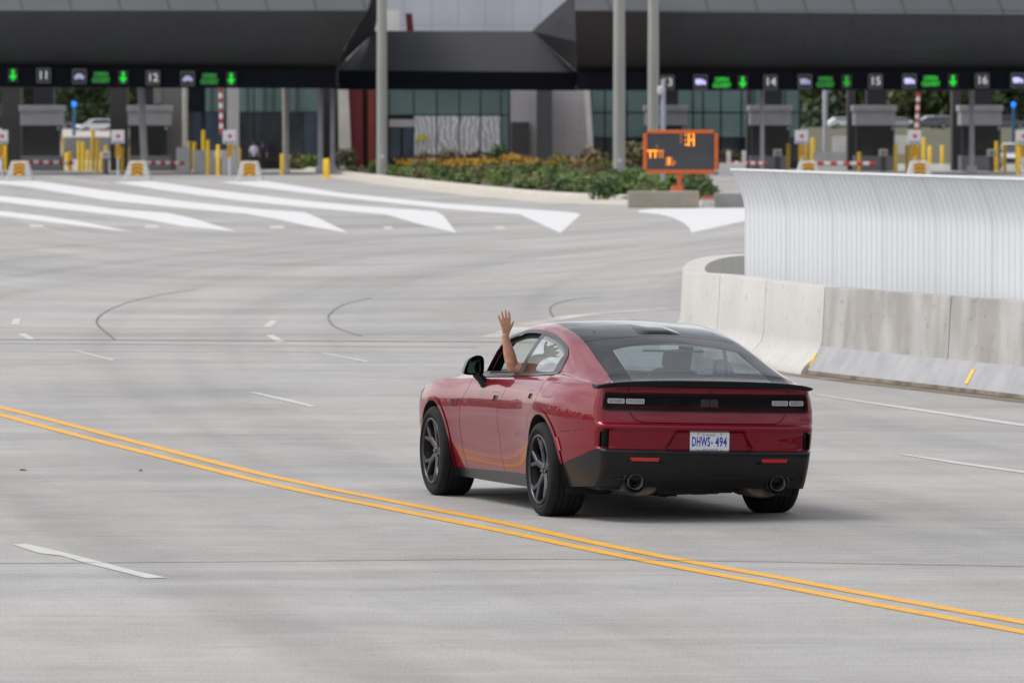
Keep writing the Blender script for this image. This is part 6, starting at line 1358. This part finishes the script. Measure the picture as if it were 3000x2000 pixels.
def small_car(label, loc, rz, m_, suv=True, group='parked cars beyond the toll lanes'):
    t = thing('parked_car', label, 'car', loc, rz, group); H_ = 1.66 if suv else 1.45; L = 4.6; mb = MB()
    lo = [(-2.3, .32), (2.3, .32), (2.32, .70), (2.15, .92), (1.25, 1.02), (-2.2, 1.06), (-2.32, .80)]; mb.prism(lo, -.90, .90, 'x') if False else None
    def ext(P, w0, w1, zlo, zhi):
        n = len(P); vs_ = []
        for s_ in (-1, 1):
            for x, z in P: f = (z - zlo) / max(zhi - zlo, .01); w_ = w0 + (w1 - w0) * max(0, min(1, f)); vs_.append((x, s_ * w_, z))
        return vs_, [tuple(range(n)), tuple(range(2 * n - 1, n - 1, -1))] + [(i, i + n, (i + 1) % n + n, (i + 1) % n) for i in range(n)]
    mb.add(*ext(lo, .92, .90, .3, 1.05)); mb.add(*ext([(-2.1, 1.04), (1.15, 1.02), (.35, H_ - .04), (-.2, H_), (-1.6, H_ - .04), (-2.05, H_ - .35)], .86, .66, 1.0, H_)); obj('body', mb, m_, t, bevel=.05)
    for s_ in (-1, 1):
        mb = MB(); P = [(-1.85, 1.10), (.98, 1.08), (.30, H_ - .13), (-1.5, H_ - .13)]; vs_ = [(x, s_ * (.872 - .215 * (z - 1.0) / (H_ - 1.0)), z) for x, z in P]; mb.add(vs_, [(0, 1, 2, 3)]); obj('side_window', mb, M_cargl, t)
    mb = MB(); mb.add([(1.10, -.76, 1.06), (1.10, .76, 1.06), (.42, .64, H_ - .08), (.42, -.64, H_ - .08)], [(0, 1, 2, 3)]); mb.v = [(p[0] + .04, p[1], p[2] + .02) for p in mb.v]; obj('windshield', mb, M_cargl, t)
    mb = MB(); mb.box(2.30, 2.35, -.62, .62, .38, .66); obj('grille', mb, M_carbk, t); mb = MB(); mb.box(-2.28, 2.28, -.925, .925, .26, .42); obj('cladding', mb, M_carbk, t, bevel=.03)
    for s_ in (-.72, .72): mb = MB(); mb.box(2.20, 2.325, s_ - .18, s_ + .18, .70, .84); obj('headlight', mb, M_clear, t, bevel=.02)
    for x in (-1.42, 1.42):
        for s_ in (-1, 1):
            mb = MB(); mb.lathe([(.20, -.11), (.33, -.11), (.345, -.06), (.345, .06), (.33, .11), (.20, .11)], 20, axis='y', org=(x, s_ * .86, .345)); wo = obj('wheel', mb, M_tyre, t, smooth=40); mb = MB(); mb.lathe([(0, s_ * .105), (.21, s_ * .105)], 16, axis='y', org=(x, s_ * .86, .345)); obj('rim', mb, M_carsv, wo)
    return t
small_car('white sport utility car parked on the upper pavement between the left booths', (Xat(278, 815), 815, 1.86), math.radians(205), M_carw)
for px, D, rz, m_, lb, suv in ((2640, 830, 10, M_carsv, 'silver parked car just left of the raised striped arm', False), (2722, 850, 190, M_carw, 'white parked car right of the raised striped arm', True), (2770, 840, 5, M_carsv, 'silver grey parked car left of the sign 16 booth', True), (2725, 790, 185, M_cardk, 'dark blue parked car in front of the white parked car', False), (2480, 840, 12, M_carw, 'white parked car left of the sign 15 booth', False), (2950, 820, 8, M_cardk, 'dark parked car right of the sign 16 booth', True), (160, 900, 0, M_cardk, 'dark parked car left of the blue help post', True)):
    small_car(lb, (Xat(px, D), D, Zat(378, D)), math.radians(rz), m_, suv)
small_car('white car facing the camera in the lane right of the sign 16 booth', (Xat(2966, 455), 455, 0), math.radians(-96), M_carw, True)
tg = [leafmat('wood_green', (.035, .066, .024), (.105, .155, .048)), leafmat('wood_olive', (.06, .08, .027), (.155, .17, .06)), leafmat('wood_dark', (.024, .05, .026), (.068, .10, .045))]
def tree_proto(k, m_):
    t = bpy.data.objects.new('tree', None); COL.objects.link(t); R2 = np.random.default_rng(70 + k); mb = MB(); H_ = 13
    for j in range(22): a = R2.random() * 6.28; rr = 2.9 * R2.random() ** .6; z = .9 + 11.5 * R2.random(); f = 1 - .6 * max(0, (z - 7) / 6); leafball(mb, 70, (rr * f * math.cos(a), rr * f * math.sin(a), z), 1.5 + .7 * R2.random(), .42, 900 * (k + 1) + j, .85, .35)
    obj('crown', mb, m_, t, fix=False); mb = MB(); mb.tube([(0, 0, 0), (.1, 0, 4), (.0, .2, 8), (.1, .1, 12)], [.30, .22, .14, .05], 8)
    for j in range(6): a = j * 1.1; z = 3 + j; mb.tube([(0, 0, z), (1.8 * math.cos(a), 1.8 * math.sin(a), z + 1.8)], [.12, .04], 6)
    obj('trunk', mb, M_stem, t); return t
tp_ = [tree_proto(i, tg[i]) for i in range(3)]; tu = [False] * 3; kinds = ['mid green', 'olive green', 'dark green']; placed = []
R4 = np.random.default_rng(21)
for px in list(range(-20, 560, 42)) + list(range(2330, 3060, 40)):
    for row in range(3):
        D = 960 + 60 * row + 20 * R4.random(); k = int(R4.integers(0, 3)); s_ = 1.05 + .4 * R4.random(); p = (Xat(px + 14 * R4.random() + 20 * row, D), D, 1.9)
        side = 'beyond the left toll lanes' if px < 700 else 'beyond the right toll lanes'
        lb = '%s tree in the far row of trees %s' % (kinds[k], side)
        if tu[k]: o = dup(tp_[k], p, R4.random() * 6, None, (s_, s_, s_))
        else: o = tp_[k]; tu[k] = True; o.location = p; o.scale = (s_,) * 3
        tagk(o, label=lb, category='tree', group='trees beyond the toll plaza')
# the woods that stand around the plaza to the left (they show in the car's paint)
mb = MB(); R5 = np.random.default_rng(5); 
for a in np.linspace(math.radians(-170), math.radians(-24), 240):
    r = 330 + 40 * R5.random(); c = (r * math.sin(a), r * math.cos(a)); h = 9 + 7 * R5.random()
    for _ in range(34):
        p = np.array([c[0] + R5.normal() * 4, c[1] + R5.normal() * 4, h * R5.random()]); d1 = R5.normal(size=3); d1 /= np.linalg.norm(d1); d2 = np.cross(d1, R5.normal(size=3)); d2 /= np.linalg.norm(d2); s_ = 1.6 + R5.random(); mb.add([tuple(p + d1 * s_), tuple(p + d2 * s_ * .7), tuple(p - d1 * s_), tuple(p - d2 * s_ * .7)], [(0, 1, 2, 3)])
for a in np.linspace(math.radians(70), math.radians(230), 200):  # nearer unseen belt, added behind the camera to darken the car's rear reflections
    r = 75 + 12 * R5.random(); c = (r * math.sin(a) + 10, r * math.cos(a) + 30); h = 9 + 5 * R5.random()
    for _ in range(34):
        p = np.array([c[0] + R5.normal() * 1.2, c[1] + R5.normal() * 1.2, h * R5.random()]); d1 = R5.normal(size=3); d1 /= np.linalg.norm(d1); d2 = np.cross(d1, R5.normal(size=3)); d2 /= np.linalg.norm(d2); s_ = .7 + .5 * R5.random(); mb.add([tuple(p + d1 * s_), tuple(p + d2 * s_ * .7), tuple(p - d1 * s_), tuple(p - d2 * s_ * .7)], [(0, 1, 2, 3)])
for _ in range(9000):
    p = np.array([-420 + 840 * R5.random(), 1090 + 50 * R5.random(), 13 * R5.random() ** .8]); d1 = R5.normal(size=3); d1 /= np.linalg.norm(d1); d2 = np.cross(d1, R5.normal(size=3)); d2 /= np.linalg.norm(d2); s_ = 1.2 + R5.random(); mb.add([tuple(p + d1 * s_), tuple(p + d2 * s_ * .7), tuple(p - d1 * s_), tuple(p - d2 * s_ * .7)], [(0, 1, 2, 3)])
obj('far_wood', mb, tg[2], fix=False, kind='stuff', label='far belt of woodland around the plaza, left of the view', category='wood')
# ================================================================== PEOPLE
def capsules(name, segs, m, parent=None, vox=.012, smooth_it=4, **k):
    """one continuous skin: overlapping tapered limbs melted together by a voxel remesh"""
    mb = MB()
    for pts, rad in segs:
        pts = [Vector(p) for p in pts]; n = 14; L = len(pts)
        # rounded ends
        P = []; R_ = []
        d0 = (pts[0] - pts[1]).normalized(); d1 = (pts[-1] - pts[-2]).normalized(); r0, r1 = rad[0], rad[-1]
        for q_ in (.98, .75, .4): P.append(pts[0] + d0 * r0 * q_); R_.append(r0 * math.sqrt(max(0, 1 - q_ * q_)))
        P += pts; R_ += list(rad)
        for q_ in (.4, .75, .98): P.append(pts[-1] + d1 * r1 * q_); R_.append(r1 * math.sqrt(max(0, 1 - q_ * q_)))
        mb.tube(P, R_, n)
    o = obj(name, mb, m, parent, smooth=True, fix=True, **k)
    rm = o.modifiers.new('skin', 'REMESH'); rm.mode = 'VOXEL'; rm.voxel_size = vox; rm.use_smooth_shade = True
    sm = o.modifiers.new('smooth', 'SMOOTH'); sm.factor = .5; sm.iterations = smooth_it
    return o
M_skin = mat('tanned_skin', (.40, .195, .115), .48, var=.2, vscale=26, col2=(.52, .275, .175), bump=.12, bscale=140)
M_skin.node_tree.nodes['Principled BSDF'].inputs['Subsurface Weight'].default_value = .06
M_hair = mat('dark_hair', (.02, .014, .010), .6, var=.3, vscale=40); M_shirt = mat('black_shirt', (.014, .014, .016), .85, var=.3, vscale=20)
# car frame (rolled) to world
Rz = Matrix.Translation((CAR_X, CAR_Y, 0)) @ Matrix.Rotation(CAR_YAW, 4, 'Z') @ Matrix.Rotation(ROLL, 4, 'Y')
def cw(p): return Rz @ Vector(p)
drv = thing('person', 'driver in a black shirt waving a bare left arm out of the red car', 'person', tuple(cw((-.38, 1.05, .55))))
drv.rotation_euler = (0, 0, 0)
def dl_(p): return cw(p) - Vector(drv.location)
E_ = (-.880, 1.242, 1.080); Wr = (-.952, 1.236, 1.328); 
S0 = (-.57, 1.15, 1.02)
def hv(a, b, c=0.0):      # hand frame: a across (towards the thumb = +x), b up the hand, c towards the palm (forward)
    base = Vector((-.945, 1.236, 1.345)); up = Vector((-.06, .03, 1)).normalized(); ac = Vector((1, .20, .06)).normalized(); fw = up.cross(ac) * -1
    return tuple(base + ac * a + up * b + fw * (-c))
segs = [([(-.38, 1.160, .62), (-.38, 1.140, .85), (-.38, 1.130, 1.0)], [.15, .165, .13]),            # torso
        ([(-.52, 1.140, 1.02), (-.24, 1.140, 1.02)], [.075, .075]), ([(-.38, 1.140, 1.05), (-.38, 1.160, 1.16)], [.058, .055]),
        ([(-.38, 1.170, 1.20), (-.38, 1.185, 1.28)], [.078, .086]), ([(-.38, 1.250, 1.185), (-.38, 1.240, 1.21)], [.045, .05]), ([(-.38, 1.275, 1.225), (-.38, 1.265, 1.25)], [.014, .010]),
        ([(-.455, 1.160, 1.23), (-.46, 1.155, 1.25)], [.014, .014]), ([(-.305, 1.160, 1.23), (-.30, 1.155, 1.25)], [.014, .014]),
        ([S0, (-.70, 1.19, 1.045), (-.82, 1.228, 1.066), E_], [.062, .056, .050, .045]),                  # upper arm through the window
        ([E_, (-.897, 1.241, 1.128), (-.915, 1.241, 1.193), (-.937, 1.237, 1.273), Wr], [.046, .050, .046, .034, .027]),   # forearm
        ([(-.24, 1.16, 1.0), (-.20, 1.34, .86), (-.28, 1.58, .92)], [.055, .048, .036]), ([(-.28, 1.58, .92), (-.30, 1.68, .97)], [.034, .032]),
        ([(-.46, 1.02, .60), (-.48, 1.45, .60), (-.48, 1.75, .45)], [.085, .075, .055]), ([(-.30, 1.02, .60), (-.28, 1.45, .60), (-.28, 1.75, .45)], [.085, .075, .055]),
        # palm
        ([hv(-.004, -.012), hv(-.018, .030), hv(-.030, .078)], [.0205, .0175, .0135]), ([hv(.0, -.005), hv(.0, .04), hv(-.006, .086)], [.021, .0185, .0140]), ([hv(.006, -.005), hv(.016, .04), hv(.018, .086)], [.020, .0180, .0140]), ([hv(.010, .0), hv(.028, .034), hv(.034, .076)], [.018, .0165, .0130])]
drv_body = capsules('body', [([tuple(dl_(p)) for p in pts], rad) for pts, rad in segs] + [
    ([tuple(dl_(hv(*p))) for p in f_], r_) for f_, r_ in (
        ([(-.036, .074), (-.044, .104, .004), (-.051, .130, .010), (-.054, .146, .014)], [.0106, .0098, .0090, .0074]),     # little
        ([(-.013, .082), (-.019, .122, .003), (-.023, .152, .008), (-.025, .172, .012)], [.0114, .0106, .0096, .0079]),     # ring
        ([(.009, .084), (.009, .128, .002), (.008, .162, .006), (.007, .186, .010)], [.0116, .0108, .0098, .0081]),         # middle
        ([(.032, .078), (.037, .118, .002), (.039, .148, .006), (.038, .170, .010)], [.0114, .0106, .0096, .0079]),         # index
        ([(.018, .014, .006), (.046, .040, .012), (.064, .068, .014), (.075, .092, .012)], [.0150, .0122, .0102, .0080]))],   # thumb
    M_skin, drv, vox=.0042, smooth_it=3)
mb = MB(); 
capsules('shirt', [([tuple(dl_(p)) for p in pts], rad) for pts, rad in (([(-.38, 1.160, .60), (-.38, 1.140, .85), (-.38, 1.130, 1.0)], [.165, .18, .142]), ([(-.53, 1.140, 1.02), (-.23, 1.140, 1.02)], [.084, .084]), ([S0, (-.70, 1.19, 1.045), (-.79, 1.221, 1.060)], [.072, .068, .062]), ([(-.24, 1.160, 1.0), (-.21, 1.300, .90)], [.066, .060]))], M_shirt, drv, vox=.012)
capsules('hair', [([tuple(dl_(p)) for p in pts], rad) for pts, rad in (([(-.38, 1.145, 1.24), (-.38, 1.170, 1.30)], [.085, .088]), ([(-.38, 1.130, 1.19), (-.38, 1.120, 1.24)], [.06, .07]))], M_hair, drv, vox=.010)
# two officers walking between the lanes
M_lav = mat('lavender_shirt', (.50, .49, .64), .8, var=.08, vscale=10); M_trou = mat('dark_trousers', (.012, .013, .016), .85, var=.2, vscale=10); M_navy = mat('navy_uniform', (.012, .014, .022), .8, var=.2, vscale=10)
for px, yb_, lb, ms, stride in ((744, 497, 'person in pale lavender shirt and dark trousers walking beside the white pillar', M_lav, .12), (770, 499, 'person in dark navy clothes walking away right of the lavender shirted person', M_navy, -.16)):
    X_, Y_ = gp(px, yb_); t = thing('person', lb, 'person', (X_, Y_, 0), 0, 'people walking by the toll lanes'); s = stride
    B_ = [([(0, 0, .95), (0, .02, 1.2), (0, .02, 1.42)], [.15, .155, .12]), ([(-.17, .02, 1.42), (.17, .02, 1.42)], [.065, .065]), ([(0, .02, 1.45), (0, .03, 1.55)], [.055, .052]), ([(0, .04, 1.62), (0, .05, 1.69)], [.085, .088]), ([(0, .12, 1.60), (0, .12, 1.62)], [.04, .04]),
          ([(-.20, .02, 1.40), (-.25, -.04 - s * .5, 1.14), (-.25, .03 - s, .90)], [.052, .042, .032]), ([(.20, .02, 1.40), (.25, -.04 + s * .5, 1.14), (.25, .03 + s, .90)], [.052, .042, .032]), ([(-.25, .03 - s, .90), (-.25, .05 - s, .80)], [.034, .026]), ([(.25, .03 + s, .90), (.25, .05 + s, .80)], [.034, .026]),
          ([(-.09, 0, .92), (-.10, s * .8, .50), (-.10, s * 1.6, .08)], [.095, .062, .042]), ([(.09, 0, .92), (.10, -s * .8, .50), (.10, -s * 1.6, .08)], [.095, .062, .042]), ([(-.10, s * 1.6, .05), (-.10, s * 1.6 + .15, .04)], [.045, .038]), ([(.10, -s * 1.6, .05), (.10, -s * 1.6 + .15, .04)], [.045, .038])]
    capsules('body', B_, M_skin, t, vox=.018)
    capsules('shirt', [([(0, 0, .96), (0, .02, 1.2), (0, .02, 1.42)], [.165, .17, .135]), ([(-.18, .02, 1.42), (.18, .02, 1.42)], [.078, .078]), ([(-.20, .02, 1.40), (-.25, -.04 - s * .5, 1.16)], [.064, .056]), ([(.20, .02, 1.40), (.25, -.04 + s * .5, 1.16)], [.064, .056])], ms, t, vox=.018)
    capsules('trousers', [([(-.09, 0, .95), (-.10, s * .8, .50), (-.10, s * 1.6, .09)], [.112, .076, .056]), ([(.09, 0, .95), (.10, -s * .8, .50), (.10, -s * 1.6, .09)], [.112, .076, .056]), ([(-.08, 0, .95), (.08, 0, .95)], [.13, .13])], M_trou, t, vox=.018)
    capsules('hair', [([(0, .025, 1.66), (0, .035, 1.72)], [.092, .093])], M_hair, t, vox=.018)
